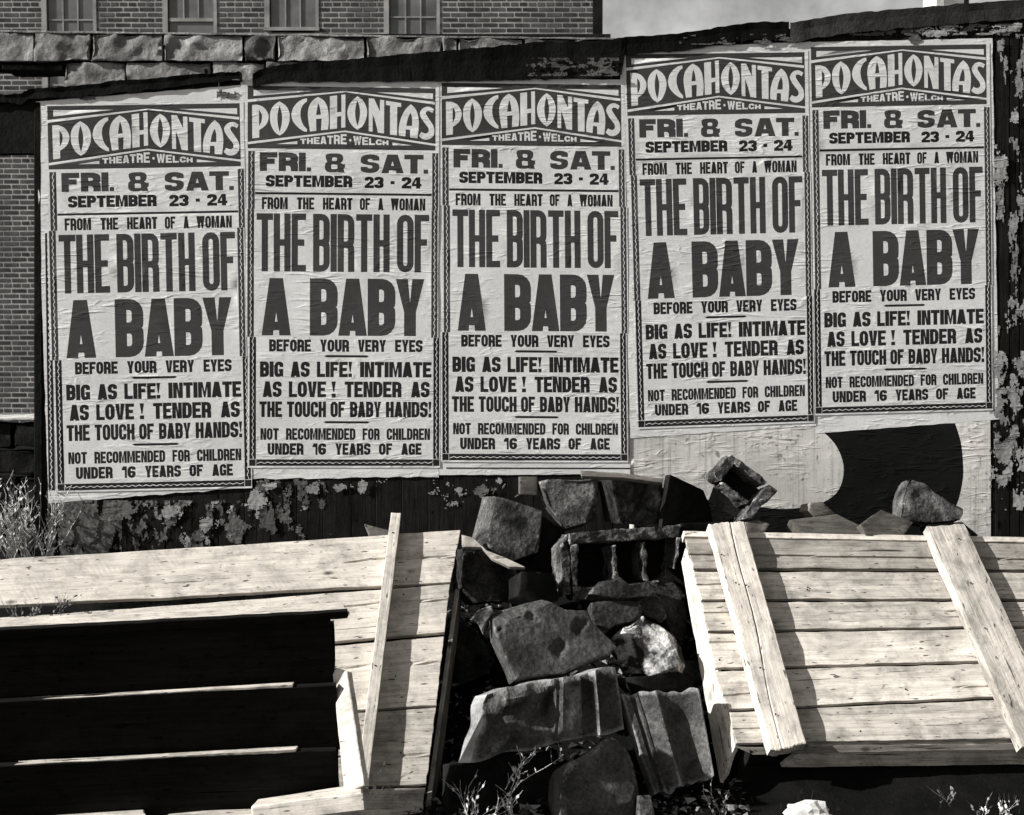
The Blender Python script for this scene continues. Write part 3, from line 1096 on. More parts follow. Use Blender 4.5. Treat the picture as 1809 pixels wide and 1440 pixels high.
residue("torn_paper", [(1748, 620), (1830, 900)], 0.02, M_SCRAP, (.045, .022), seed=37, off=.003, fade=lambda x, y: .10 + .35 * (1 if (y > 850 and x < 1790) else 0))
residue("torn_paper", [(1400, 42), (1809, 62)], 0.12, M_SCRAPD, (.03, .08), seed=41, off=.003)
residue("torn_paper", [(1200, 60), (1400, 78)], 0.2, M_SCRAPD, (.03, .08), seed=43, off=.016)
residue("torn_paper", [(930, 102), (1092, 134)], -0.02, M_SCRAPD, (.03, .06), seed=47, off=.0255)
residue("torn_paper", [(1610, 44), (1800, 60)], 0.22, M_SCRAP, (.02, .09), seed=51, off=.006)
for cx, cy, rx, ry, m_ in ((1765, 300, 16, 34, M_SCRAP), (1765, 80, 10, 14, M_SCRAP), (1792, 205, 8, 22, M_SCRAP), (1800, 150, 8, 26, M_SCRAP), (1794, 45, 12, 8, M_SCRAP),
                           (1765, 645, 9, 8, M_SCRAP), (1797, 640, 11, 12, M_SCRAP), (1770, 690, 12, 8, M_SCRAP), (1795, 710, 14, 16, M_SCRAP), (1775, 800, 16, 28, M_SCRAP), (1770, 850, 12, 14, M_SCRAP),
                           (300, 905, 22, 14, M_SCRAP), (370, 925, 18, 16, M_SCRAP), (330, 955, 8, 14, M_SCRAP), (455, 885, 16, 24, M_SCRAP), (472, 920, 22, 30, M_SCRAPD), (548, 866, 18, 8, M_SCRAP),
                           (120, 940, 14, 40, M_SCRAPD), (160, 930, 20, 34, M_SCRAPD), (480, 858, 14, 7, M_SCRAP), (605, 862, 12, 9, M_SCRAP), (640, 858, 10, 10, M_SCRAP), (1655, 60, 24, 7, M_SCRAP),
                           (1612, 70, 13, 8, M_SCRAPD), (850, 868, 22, 12, M_SCRAPD), (790, 856, 8, 8, M_SCRAP), (400, 168, 20, 8, M_SCRAPD), (160, 173, 20, 5, M_SCRAPD)):
    flake("paper_scrap", cx, cy, rx, ry, m_, off=.0075 if m_ is M_SCRAP else .0065)

# ------------------------------------------------------------------ the posters
# frame corners (top-left, top-right, bottom-right, bottom-left) and paper corners as they lie on the hoarding
POST = [
    ([(84, 188.3), (426.7, 183), (440, 859), (100, 867)], [(63, 180), (434, 150), (442, 861), (86, 889)], (0, -3, 2)),
    ([(438, 152), (772.5, 157), (770.7, 823), (437, 823)], [(426, 141), (777, 137), (775, 842), (443, 846)], (0, -1, 3)),
    ([(780.3, 147), (1099.5, 151), (1106.7, 814), (781.8, 813)], [(774, 138), (1098, 141), (1113, 838), (772, 839)], (0, 2, -1)),
    ([(1105, 97), (1423.5, 93), (1432, 744), (1124, 755)], [(1094, 88), (1432, 74), (1441, 752), (1113, 774)], (0, 2, 3)),
    ([(1432, 84), (1744, 79), (1752, 722), (1442, 731)], [(1426, 75), (1752.5, 68), (1764, 741), (1440, 766)], (0, 0, -2)),
]
PLAB = [
    "theatre poster at the left end, hung lowest, an older wavy border beside it",
    "theatre poster second from the left, its lower margin over black bare boards and torn paper",
    "theatre poster in the middle of the row of five, thin extra rule under its border",
    "theatre poster directly above the tilted hollow block, between the middle and the last poster",
    "theatre poster at the far right, beside the bare black boards",
]


def warp(q, u, v):
    (ax, ay), (bx_, by_), (cx_, cy_), (dx_, dy_) = q
    return ((ax * (1 - u) + bx_ * u) * (1 - v) + (dx_ * (1 - u) + cx_ * u) * v,
            (ay * (1 - u) + by_ * u) * (1 - v) + (dy_ * (1 - u) + cy_ * u) * v)


for pi_, (fr, pq, dxs) in enumerate(POST):
    cpx = sum(p[0] for p in pq) / 4
    root = empty("theatre_poster", fpt(cpx, pq[3][1], .004), PLAB[pi_], "poster", "theatre posters pasted in a row")
    seed = pi_ * 3.7
    # bare lower layer that shows as the margins
    nu_, nv_ = 30, 56
    verts, faces = [], []
    for j in range(nv_ + 1):
        for i in range(nu_ + 1):
            u, v = i / nu_, j / nv_
            x, y = warp(pq, u, v)
            if i in (0, nu_):
                x += 1.6 * mn.noise(Vector((j * .5, seed, 1)))
            if j in (0, nv_):
                y += (2.6 if pi_ in (0, 1) and j else 1.2) * (mn.noise(Vector((i * .5, seed, 2))) + .5 * mn.noise(Vector((i * 1.7, seed, 2))))
            p = fpt(x, y, 0)
            off = .0035 + pi_ % 2 * .0009 + buckle(p, seed)
            verts.append(p + FN * off)
    for j in range(nv_):
        for i in range(nu_):
            a = j * (nu_ + 1) + i
            faces.append((a, a + nu_ + 1, a + nu_ + 2, a + 1))
    link_mesh("margin_sheet", verts, faces, M_PAPER, root, smooth=True)
    for k, (V, T, ink) in enumerate(STRIPS):
        verts = []
        for x, y in V:
            u, v = x / DW, y / DH
            X, Y = warp(fr, u, v)
            X += dxs[k]
            p = fpt(X, Y, 0)
            verts.append(p + FN * (.0052 + pi_ % 2 * .0006 + k * .0007 + buckle(p, seed)))
        mi = np.where(ink == 9, 0, ink)
        link_mesh("printed_sheet", verts, [tuple(int(q) for q in t_[::-1]) for t_ in T], [M_PAPER, M_INK, M_INKB], root, mi=[int(q) for q in mi], smooth=True)
    if pi_ == 0:
        # older bill showing along the left margin with its own wavy border
        vv_, ff, mi = [], [], []
        n = 150
        for i in range(n + 1):
            f = i / n
            y = 412 + (866 - 412) * f
            x0 = 80 + 6.5 * f
            d = 1.4 * math.sin(y * .55)
            for xx in (x0, x0 + 4.3 + d, x0 + 5.9 + d, x0 + 10.5):
                p = fpt(xx, y, 0)
                vv_.append(p + FN * (.0046 + buckle(p, seed)))
        for i in range(n):
            for k in range(3):
                a = i * 4 + k
                ff.append((a, a + 4, a + 5, a + 1))
                mi.append(0 if k == 1 else 1)
        link_mesh("older_border", vv_, ff, [M_PAPER, M_INKB], root, mi=mi)
        # printer's line along the bottom margin
        shp = []
        x_ = 350.0
        for ch in "ST. PHILA. PA":
            w_ = {' ': 2.4, '.': 1.0, 'I': 1.0}.get(ch, 3.1)
            if ch != ' ':
                shp.append((1, [[(x_ + a_ * 2.9, 885.4 - b_ * 2.9 - (x_ - 350) * .01) for a_, b_ in c_] for c_ in glyph(ch, w_ / 2.9, .28, .22)]))
            x_ += w_ + .75
        V, T, ik = cdt_sheet([(348, 880), (398, 880), (398, 888), (348, 888)], shp, 10, 10)
        vv_ = []
        for x, y in V:
            p = fpt(x, y, 0)
            vv_.append(p + FN * (.0048 + buckle(p, seed)))
        link_mesh("printed_line", vv_, [tuple(int(q) for q in t_[::-1]) for t_, k_ in zip(T, ik) if k_], M_INKB, root)
    if pi_ == 2:
        vv_, ff = [], []
        for i in range(31):
            x = 788 + (1113 - 788) * i / 30
            for y in (825.6, 827.8):
                p = fpt(x, y + i * .02, 0)
                vv_.append(p + FN * (.0048 + buckle(p, seed)))
        ff = [(a * 2, a * 2 + 1, a * 2 + 3, a * 2 + 2) for a in range(30)]
        link_mesh("printed_rule", vv_, ff, M_INKB, root)

# old billboard sheet with the great dark letter, below the two right-hand posters
ell = [(1385, 771), (1442, 757), (1462, 770), (1480, 793), (1490, 822), (1488, 845), (1478, 868), (1455, 885), (1425, 895), (1392, 899), (1350, 897), (1310, 893), (1284, 903), (1240, 905), (1180, 880), (1090, 880), (1090, 1010), (1690, 1010), (1697, 905), (1691, 888), (1698, 868), (1701, 838), (1699, 800), (1694, 770), (1687, 748), (1560, 753), (1442, 757)]
dark = [(1442, 757), (1462, 770), (1480, 793), (1490, 822), (1488, 848), (1478, 870), (1455, 887), (1425, 896), (1380, 899), (1330, 895), (1290, 893), (1240, 880), (1190, 862), (1120, 862), (1120, 1010), (1640, 1010), (1670, 940), (1684, 905), (1694, 880), (1701, 845), (1701, 815), (1697, 780), (1687, 748)]
V, T, ink = cdt_sheet([(1112, 760), (1300, 752), (1500, 748), (1749, 738), (1750, 840), (1750, 1000), (1112, 1000)], [(1, [spline_piece(dark, {0, 12, 13, 14, 15, 22})])], 9, 9)
vv_ = []
for x, y in V:
    p = fpt(x, y, 0)
    cr = .0025 * max(0, 1 - abs(mn.noise(Vector((p.x * 3, p.z * 6, 5))) * 9))
    vv_.append(p + FN * (.002 + buckle(p, 40) * .9 + cr * .6))
bill = link_mesh("billboard_sheet", vv_, [tuple(int(q) for q in t_[::-1]) for t_ in T], [M_PAPER_BILL, M_INKD], mi=[int(q) for q in ink], smooth=True)
tag(bill, "old streaked billboard sheet with part of a huge dark rounded letter, below the right-hand posters", "billboard sheet")

# ------------------------------------------------------------------ ground
def ground_z(x, y):
    # flat yard, a bank of earth rising to the hoarding, level behind it
    t_ = min(1, max(0, (y + 1.25) / 1.15))
    t_ = t_ * t_ * (3 - 2 * t_)
    z = 0.66 * t_
    if abs(y) < 6 and abs(x) < 8:
        z += 0.035 * mn.noise(Vector((x * 2.3, y * 2.3, 1))) + 0.015 * mn.noise(Vector((x * 9, y * 9, 4)))
    return z - 0.02


ys = sorted(set([-60, -30, -15, -8] + [-6 + .08 * i for i in range(90)] + [1.5, 3, 6, 12, 25, 60, 200]))
xs = sorted(set([-150, -60, -25, -12, -7] + [-4 + .08 * i for i in range(101)] + [7, 12, 25, 60, 150]))
verts = [(x, y, ground_z(x, y)) for y in ys for x in xs]
nx = len(xs)
faces = [(j * nx + i, j * nx + i + 1, (j + 1) * nx + i + 1, (j + 1) * nx + i) for j in range(len(ys) - 1) for i in range(nx - 1)]
g = link_mesh("ground", verts, faces, M_EARTH, origin=Vector((0, 0, 0)), smooth=True)
tag(g, kind='structure')

# ------------------------------------------------------------------ brick building far behind
BD = 18.2
bpl = (P(904, 0, BD), Vector((0, -1, 0)))


def bp(px, py, off=0.0):
    v = on_plane(px, py, bpl)
    v.y -= off
    return v


bld = empty("brick_building", Vector((bp(400, 0).x, bp(400, 0).y, 0)), "dark brick building with pale mortar and painted sash windows, beyond the stone wall", "building")
WINS = [(73, 170, -150, 185), (287, 383, -150, 120), (467, 563, -150, 53), (678, 777, -150, 110)]
course = 9.2


def box_mesh(name, p0, p1, mat, parent, origin=None):
    x0, y0, z0 = (min(a, b) for a, b in zip(p0, p1))
    x1, y1, z1 = (max(a, b) for a, b in zip(p0, p1))
    vs__ = [(x0, y0, z0), (x1, y0, z0), (x1, y1, z0), (x0, y1, z0), (x0, y0, z1), (x1, y0, z1), (x1, y1, z1), (x0, y1, z1)]
    return link_mesh(name, vs__, [(0, 3, 2, 1), (4, 5, 6, 7), (0, 1, 5, 4), (1, 2, 6, 5), (2, 3, 7, 6), (3, 0, 4, 7)], mat, parent)


# wall body: piers and panels round the window openings, all of mortar, bricks laid proud of it
cuts_x = [-500] + [e for w in WINS for e in (w[0], w[1])] + [1062]
zt, zb = bp(0, -420).z, 0.6
for i in range(len(cuts_x) - 1):
    xa, xb = bp(cuts_x[i], 0).x, bp(cuts_x[i + 1], 0).x
    if i % 2 == 0:
        box_mesh("wall", (xa, bpl[0].y, zb), (xb, bpl[0].y + .35, zt), M_MORTAR, bld)
    else:
        w = WINS[i // 2]
        box_mesh("wall", (xa, bpl[0].y, bp(0, w[2]).z), (xb, bpl[0].y + .35, zt), M_MORTAR, bld)
        box_mesh("wall", (xa, bpl[0].y, zb), (xb, bpl[0].y + .35, bp(0, w[3]).z), M_MORTAR, bld)
box_mesh("side_wall", (bp(-500, 0).x, bpl[0].y + .36, zb), (bp(1061, 0).x, bpl[0].y + 9, zt), M_BRICK2, bld)


def brick_mesh(w, h, mat, name="brick"):
    me = bpy.data.meshes.new(name)
    d = .005
    e = .002
    v = [(-w / 2, 0, -h / 2), (w / 2, 0, -h / 2), (w / 2, 0, h / 2), (-w / 2, 0, h / 2), (-w / 2 + e, -d, -h / 2 + e), (w / 2 - e, -d, -h / 2 + e), (w / 2 - e, -d, h / 2 - e), (-w / 2 + e, -d, h / 2 - e)]
    me.from_pydata(v, [], [(4, 5, 6, 7), (0, 1, 5, 4), (1, 2, 6, 5), (2, 3, 7, 6), (3, 0, 4, 7)])
    me.materials.append(mat)
    return me


bw = (bp(25, 0) - bp(0, 0)).x
bh = (bp(0, 0) - bp(0, 6.4)).z
BM = [brick_mesh(bw, bh, M_BRICK), brick_mesh(bw, bh, M_BRICK2), brick_mesh(bw * .46, bh, M_BRICK), brick_mesh(bw * .46, bh, M_BRICK2)]
cand = []
row = 0
y = -75.0
while y < 760:
    x = -120 - (14 if row % 2 else 0)
    header = row % 6 == 3
    while x < 1047:
        wpx = 12.5 if header else 25.0
        segs = [(x, min(x + wpx, 1047))]
        for w in WINS:
            if w[2] < y < w[3] + 4:
                nx_ = []
                for a, b in segs:
                    if b <= w[0] - 1 or a >= w[1] + 1:
                        nx_.append((a, b))
                    else:
                        if a < w[0] - 1:
                            nx_.append((a, w[0] - 1))
                        if b > w[1] + 1:
                            nx_.append((w[1] + 1, b))
                segs = nx_
        for a, b in segs:
            if b - a < 3:
                continue
            vis = (0 < y < 56 and b > 0) or (272 < y < 732 and b > 0 and a < 62) or (122 < y < 166 and b > 0 and a < 74)
            cand.append((0 if vis else 1, (a + b) / 2, y, b - a))
        x += wpx + 3.2
    y += course
    row += 1
vis = [c_ for c_ in cand if c_[0] == 0]
rest = [c_ for c_ in cand if c_[0] == 1]
vis.sort(key=lambda c_: -c_[3] + (30 if 272 < c_[2] < 732 and c_[1] < 2 else 0))
rest += vis[294:]
vis = vis[:294]
for _, cx, cy, wp in vis:
    p = bp(cx, cy)
    o = bpy.data.objects.new("brick", BM[0 if random.random() < .6 else 1])
    C.objects.link(o)
    o.parent = bld
    o.location = p + Vector((0, 0, random.uniform(-.002, .002))) - bld.location
    o.scale.x = wp / 25.0
vv_, ff = [], []
for _, cx, cy, wp in rest:
    p = bp(cx, cy)
    w_ = bw * wp / 25.0
    b = len(vv_)
    for dx, dy, dz_ in ((-1, 0, -1), (1, 0, -1), (1, 0, 1), (-1, 0, 1), (-.98, -1, -.9), (.98, -1, -.9), (.98, -1, .9), (-.98, -1, .9)):
        vv_.append(p + Vector((dx * w_ / 2, dy * .005, dz_ * bh / 2)))
    ff += [(b + 4, b + 5, b + 6, b + 7), (b, b + 1, b + 5, b + 4), (b + 1, b + 2, b + 6, b + 5), (b + 2, b + 3, b + 7, b + 6), (b + 3, b, b + 4, b + 7)]
o = link_mesh("brickwork", vv_, ff, M_BRICK, bld)
o['kind'] = 'stuff'
for (a, b, t_, bt) in WINS:
    fr_ = link_mesh("window", [bp(a + 2, bt, -.10), bp(b - 2, bt, -.10), bp(b - 2, t_, -.10), bp(a + 2, t_, -.10)], [(0, 1, 2, 3)], M_WALLDARK, bld)
    px0, px1 = a + 11, b - 7
    zb_, zt_ = bp(0, bt).z, bp(0, t_).z
    Y0 = bpl[0].y

    def bar(nm, xa, xb, ya, yb, d0, d1, m_=M_FRAME):
        box_mesh(nm, (bp(xa, 0).x, Y0 + d0, bp(0, ya).z), (bp(xb, 0).x, Y0 + d1, bp(0, yb).z), m_, fr_)
    bar("frame", a, a + 9, t_, bt, -.012, .035)
    bar("frame", b - 6, b, t_, bt, -.012, .035)
    bar("sill", a - 1, b + 1, bt - 4, bt + 2, -.04, .035)
    rail = {287: 35, 678: 112, 467: 55, 73: 95}[a]
    bar("sash", px0, px1, rail - 3, rail + 3, .0, .03)
    for q in (1, 2):
        xm = px0 + (px1 - px0) * q / 3
        bar("muntin", xm - 1.1, xm + 1.1, t_, rail - 3, .008, .026)
        if a != 287:
            bar("muntin", xm - 1.1, xm + 1.1, rail + 3, bt, .008, .026)
    for ym in ({287: [-15, -60, -100], 678: [30, -30, -90], 467: [-35, -90], 73: [35, -25, -85, 150]}[a]):
        bar("muntin", px0, px1, ym - 1.1, ym + 1.1, .009, .025)
    bar("pane", px0, px1, t_, bt, .027, .032, M_GLASS)
qx0, qx1 = bp(1047, 0).x, bp(1062, 0).x
box_mesh("corner_board", (qx0, bpl[0].y - .05, zb), (qx1 + .02, bpl[0].y - .013, zt), M_WALLDARK, bld)

# pale post of a house beyond the right end
hs = empty("distant_house", Vector((P(1690, 0, 15).x, P(1690, 0, 15).y, 0)), "pale house corner just showing above the right end of the hoarding", "building")
for xa, xb, m_, nm in ((1655, 1668, M_CAP, "corner_board"), (1669, 1703, M_FRAME, "wall"), (1704, 1712, M_WALLDARK, "drainpipe")):
    a, b = P(xa, 0, 15), P(xb, 0, 15)
    box_mesh(nm, (a.x, a.y, .4), (b.x, a.y + .5, P(0, -90, 15).z), m_, hs)

# ------------------------------------------------------------------ stone walls behind the hoarding
SD = 9.2
wall = empty("stone_wall", P(500, 500, SD + .2), "rough ashlar stone wall rising above the left half of the hoarding", "wall")
r1 = [-70, 60, 160, 288, 430, 488, 645, 782, 810, 925, 1010, 1084]


def wy(x):
    return 52 + x * 0.0125


for i in range(len(r1) - 1):
    a, b = r1[i] + 1, r1[i + 1] - 1
    pix = [(a, wy(a) + 5), (b, wy(b) + 5), (b, 108 + b * .001), (a, 108 + a * .001)]
    block("stone", pix, SD, (.02, -1, .0), .34, M_WALLSTONE, wall, cell=.045, amp=.014, freq=8, bev=.006, amp2=.04)
r2 = [112, 222, 374, 470, 600, 730, 860, 1000, 1110]
for i in range(len(r2) - 1):
    a, b = r2[i] + 1, r2[i + 1] - 1
    block("stone", [(a, 109), (b, 109.5), (b, 168), (a, 166)], SD + .02, (.02, -1, .0), .34, M_WALLSTONE, wall, cell=.045, amp=.014, freq=8, bev=.006, amp2=.04)
a_, b_ = P(-70, wy(0) - 2, SD - .05), P(1088, wy(1088) + 4, SD + .3)
slab("coping", [P(-70, wy(-70) + 5, SD + .0), P(1086, wy(1086) + 5, SD + .0), P(1086, wy(1086) + 1.5, SD + .0), P(-70, wy(-70) + 1.5, SD + .0)], .38, M_WALLSTONE, wall, rag=.006)
box_mesh("core", P(116, 60, SD + .05) + Vector((0, 0, 0)), Vector((P(1080, 0, SD).x, P(0, 0, SD).y + .33, 0.5)), M_WALLDARK, wall)
box_mesh("core", P(-60, 60, SD + .05), Vector((P(118, 0, SD).x, P(0, 0, SD).y + .33, P(0, 112, SD).z)), M_WALLDARK, wall)
box_mesh("pier", P(-420, 60, SD + .05), Vector((P(-75, 0, SD).x, P(0, 0, SD).y + .33, .5)), M_WALLDARK, wall)
block("stone", [(2, 111), (109, 111), (109, 124), (2, 124)], SD + .06, (.02, -1, .0), .25, M_STONED, wall, cell=.05, amp=.008)

LD = 7.6
low = empty("low_stone_wall", P(0, 900, LD + .2), "low dark stone wall with a pale sunlit top, left of the first poster", "wall")
for pix in ([(-90, 745), (20, 747), (20, 792), (-90, 792)], [(24, 747), (120, 748), (120, 790), (24, 790)], [(-90, 797), (66, 795), (66, 838), (-90, 838)], [(70, 795), (140, 795), (140, 838), (70, 838)], [(-60, 843), (30, 843), (30, 892), (-60, 892)], [(34, 843), (140, 843), (140, 892), (34, 892)], [(-60, 897), (90, 897), (90, 950), (-60, 950)]):
    block("stone", pix, LD, (.1, -1, .05), .3, M_WALLDARK, low, cell=.05, amp=.012, freq=7, amp2=.02)
slab("coping", [P(-90, 744, LD - .02), P(130, 742, LD - .02), P(130, 735, LD - .02), P(-90, 737, LD - .02)], .34, M_CAP, low, rag=.012, bev=.006)

# ------------------------------------------------------------------ left crate lid: planks on edge rails
PL = plane3(P(812, 938, 5.95), P(0, 990, 5.62), P(750, 1440, 5.08))


def lp(x, y, lift=0.0):
    return on_plane(x, y, (PL[0] + PL[1] * lift, PL[1]))


lidL = empty("plank_lid", lp(640, 1440, -.1), "pale plank crate lid left of the rubble, one narrow upright batten across its right end", "crate lid")


def seam(pts):
    def f(x):
        for (a, b), (c, d) in zip(pts, pts[1:]):
            if x <= c:
                return b + (d - b) * (x - a) / (c - a)
        return pts[-1][1]
    return f


e0 = lambda x: 990 - x * .064 if x < 700 else 945.2 - (x - 700) * .063
rows = [
    ((813, 938), (796, 1029), (-260, 1006), (-260, 1084), M_PINE2, .0),
    ((795, 1034), (785, 1117), (-260, 1112), (-260, 1210), M_PINE2, -.006),
    ((784, 1126), (771, 1246), (-260, 1216), (-260, 1310), M_PINE2, .0),
    ((770, 1252), (753, 1386), (-260, 1316), (-260, 1410), M_PINE, -.004),
    ((752, 1392), (734, 1510), (-260, 1416), (-260, 1520), M_PINE, .002),
]
for (tr, br, tl, bl_, m_, lf) in rows:
    slab("plank", [lp(*bl_, lf), lp(*br, lf), lp(*tr, lf), lp(*tl, lf)], .026, m_, lidL, rag=.004, bev=.002, endrag=.004, nv=34, nu=40,
         dz=(lambda u, v, q=random.uniform(.3, .7): .012 * abs(v - .4) ** 2 + .003 * math.sin(u * 9) - (.010 * max(0, 1 - abs(v - q - .03 * math.sin(u * 23)) / .022) if u > .80 else 0)))
# right edge rail
slab("edge_rail", [lp(758, 1440, -.03), lp(812, 1040, -.03), lp(818, 1046, -.16), lp(768, 1450, -.16)], .02, M_PINEW, lidL, rag=.004, bev=.002)
# upright batten standing on its edge
bt_ = slab("batten", [lp(629, 1388, .058), lp(691, 905, .058), lp(709, 906, .058), lp(650, 1394, .058)], .056, M_PINE2, lidL, rag=.002, bev=.003)
for x, y in ((686, 944), (676, 1095), (662, 1180)):
    pass


def nail(px, py, pt, nrm, parent, r=.004):
    c0 = pt(px, py)
    n_ = nrm.normalized()
    a = n_.orthogonal().normalized()
    b = n_.cross(a)
    vs__ = [c0 + n_ * .003] + [c0 + a * r * math.cos(k * math.pi / 3) + b * r * math.sin(k * math.pi / 3) + n_ * .001 for k in range(6)]
    return link_mesh("nail", vs__, [(0, 1 + k, 1 + (k + 1) % 6) for k in range(6)], M_NAIL, parent)


for x, y, l_ in ((694, 941, .060), (663, 1176, .060), (713, 1050, .004), (718, 1023, .004), (700, 1142, .004), (699, 1195, .004), (690, 1237, .0), (688, 1268, .0), (708, 1330, .0)):
    nail(x, y, lambda a, b, l_=l_: lp(a, b, l_), PL[1], lidL, .0045)

# ------------------------------------------------------------------ right crate lid
PR = plane3(P(1207, 940, 5.95), P(1808, 950, 6.02), P(1301, 1315, 5.27))


def rp(x, y, lift=0.0):
    return on_plane(x, y, (PR[0] + PR[1] * lift, PR[1]))


lidR = empty("slatted_lid", rp(1550, 1340, -.1), "large sunlit slatted crate lid with two broad battens, right of the rubble", "crate lid")
LE = seam([(940, 1207), (981, 1218), (1061, 1240), (1182, 1262), (1263, 1289), (1319, 1301)])
TOPR = ((1207, 939), (1900, 953))
seams = [  # left y, right y (x = 1900)
    (939, 953, 'a'), (948, 960, 'b'), (1008, 1011, 'c'), (1061, 1060, 'd'), (1118, 1108, 'e'), (1183, 1166, 'f'), (1257, 1227, 'g'), (1316, 1305, 'h')]
for k in range(1, len(seams) - 1):
    a, b = seams[k], seams[k + 1]
    g0 = 2.4 + 1.2 * (k % 2)
    tl = (LE(a[0]), a[0] + g0)
    bl_ = (LE(b[0]), b[0] - g0)
    tr = (1930, a[1] + g0)
    br = (1930, b[1] - g0)
    m_ = [M_PINEW, M_PINE, M_PINE, M_PINE2, M_PINE2, M_PINE][k - 1]
    lf = random.uniform(-.003, .003)
    cup = random.choice([.005, .008, .004])

    def dzf(u, v, cup=cup, k=k):
        z = cup * 4 * (v - .5) ** 2 * (.5 + .5 * math.sin(u * 3.1))
        if k == 1 and abs(v - (.45 - .06 * u)) < .04:
            z -= .010
        if k > 1 and (u < .13 or u > .62 and k % 2) and abs(v - (.3 + .11 * k % .5) - .02 * math.sin(u * 25)) < .02:
            z -= .008
        return z
    slab("slat", [rp(*bl_, lf), rp(*br, lf), rp(*tr, lf), rp(*tl, lf)], .024, m_, lidR, rag=.004, bev=.002, nu=44, nv=34, dz=dzf, endrag=.006)
slab("top_rail", [rp(1209, 947.5, .012), rp(1930, 960, .012), rp(1930, 951, .012), rp(1207, 938, .012)], .06, M_PINE2, lidR, rag=.002, bev=.002)
# broad battens laid over the slats
b1 = [rp(1362, 1326, .072), rp(1253, 925, .072), rp(1315, 920, .072), rp(1426, 1314, .072)]


def crackf(u, v):
    return -.014 * max(0, 1 - abs(v - (.62 - .30 * (1 - u) - .04 * math.sin(u * 9))) / .028) * (1 if u > .35 else .3) - .003 * abs(math.sin(u * 7))


slab("batten", b1, .07, M_PINE2, lidR, rag=.004, bev=.005, nu=50, nv=44, dz=crackf)
b2 = [rp(1806, 1322, .062), rp(1637, 930, .062), rp(1704, 925, .062), rp(1880, 1300, .062)]
slab("batten", b2, .06, M_PINE, lidR, rag=.005, bev=.004)
# left side board standing below the slat ends and lower edge board
slab("side_board", [rp(1272, 1384, -.12), rp(1203, 992, -.10), rp(1214, 962, -.012), rp(1300, 1322, -.012)], .022, M_PINE2, lidR, rag=.006, bev=.003, endrag=.02)
slab("end_board", [rp(1330, 1333, -.02), rp(1930, 1322, -.02), rp(1930, 1312, -.005), rp(1300, 1320, -.005)], .02, M_WOODG, lidR, rag=.004)
ebT = rp(1430, 1319, -.01)
epl = plane3(ebT, rp(1900, 1307, -.01), ebT + Vector((0, .035, -.08)))
slab("end_board", [on_plane(1380, 1356, epl), on_plane(1930, 1350, epl), on_plane(1930, 1311, epl), on_plane(1428, 1319, epl)], .03, M_PINE, lidR, rag=.004, bev=.003)
epl2 = (rp(1340, 1328, -.03), Vector((.45, -.8, -.35)).normalized())
slab("corner_block", [on_plane(1306, 1392, epl2), on_plane(1425, 1385, epl2), on_plane(1442, 1328, epl2), on_plane(1326, 1328, epl2)], .04, M_WOODK, lidR, rag=.006)
for x, y, l_ in ((1271, 1166, .002), (1275, 980, .076), (1300, 1030, .076), (1318, 1034, .076), (1297, 1120, .076), (1343, 1180, .076), (1370, 1262, .076), (1694, 952, .066), (1715, 1030, .066),
                 (1740, 1110, .066), (1427, 1038, .002), (1520, 1292, .002), (1560, 1294, .002), (1600, 1218, .002), (1640, 1300, .002), (1426, 1042, .002)):
    nail(x, y, lambda a, b, l_=l_: rp(a, b, l_), PR[1], lidR, .005)

# ------------------------------------------------------------------ dark crate at the lower left, its near side turned out of the sun
crate = empty("dark_crate", Vector((P(300, 1400, 4.7).x, P(300, 1400, 4.7).y, 0)), "open wooden crate in deep shade, bright rim boards and two bright slits, lower left corner", "crate")


def cd(x):
    return 4.46 + .27 * x / 600.0


CX = -260
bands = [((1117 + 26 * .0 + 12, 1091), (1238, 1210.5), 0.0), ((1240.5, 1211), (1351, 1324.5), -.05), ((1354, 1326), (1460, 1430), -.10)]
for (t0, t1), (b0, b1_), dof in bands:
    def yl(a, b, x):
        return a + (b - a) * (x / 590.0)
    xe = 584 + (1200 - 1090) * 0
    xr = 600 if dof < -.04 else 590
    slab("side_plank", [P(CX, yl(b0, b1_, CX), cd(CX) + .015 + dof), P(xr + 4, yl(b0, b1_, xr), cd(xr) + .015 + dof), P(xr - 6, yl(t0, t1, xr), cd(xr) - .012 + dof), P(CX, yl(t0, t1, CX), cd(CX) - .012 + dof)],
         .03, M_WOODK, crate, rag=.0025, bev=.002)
# thin light edges of the two lower planks (sun on them painted in as pale wood)
for (ya, yb, x0, x1, dof) in ((1240.5, 1210.5, -30, 517, -.05), (1353, 1325, 26, 522, -.10)):
    def yl2(x):
        return ya + (yb - ya) * x / 516.0
    za = [P(x, yl2(x), cd(x) - .012 + dof + .002) for x in (x0, x1)]
    back = Vector((0, .036, 0.0))
    sl = [za[0], za[1], za[1] + back, za[0] + back]
    slab("plank_edge", sl, .012, M_PINE2, crate, nu=40, nv=3, rag=.0035, bev=.001, lift=.002)
# rim board: its top in the sun
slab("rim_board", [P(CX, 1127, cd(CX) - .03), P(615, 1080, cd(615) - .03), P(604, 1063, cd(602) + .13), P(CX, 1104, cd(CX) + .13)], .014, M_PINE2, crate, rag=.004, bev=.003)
slab("rim_front_shade", [P(CX, 1146, cd(CX) - .036), P(614, 1093, cd(615) - .036), P(615, 1081, cd(615) - .05), P(CX, 1127.5, cd(CX) - .05)], .02, M_WOODK, crate, rag=.003, bev=.002)  # dark strip: shade on the rim's front painted in
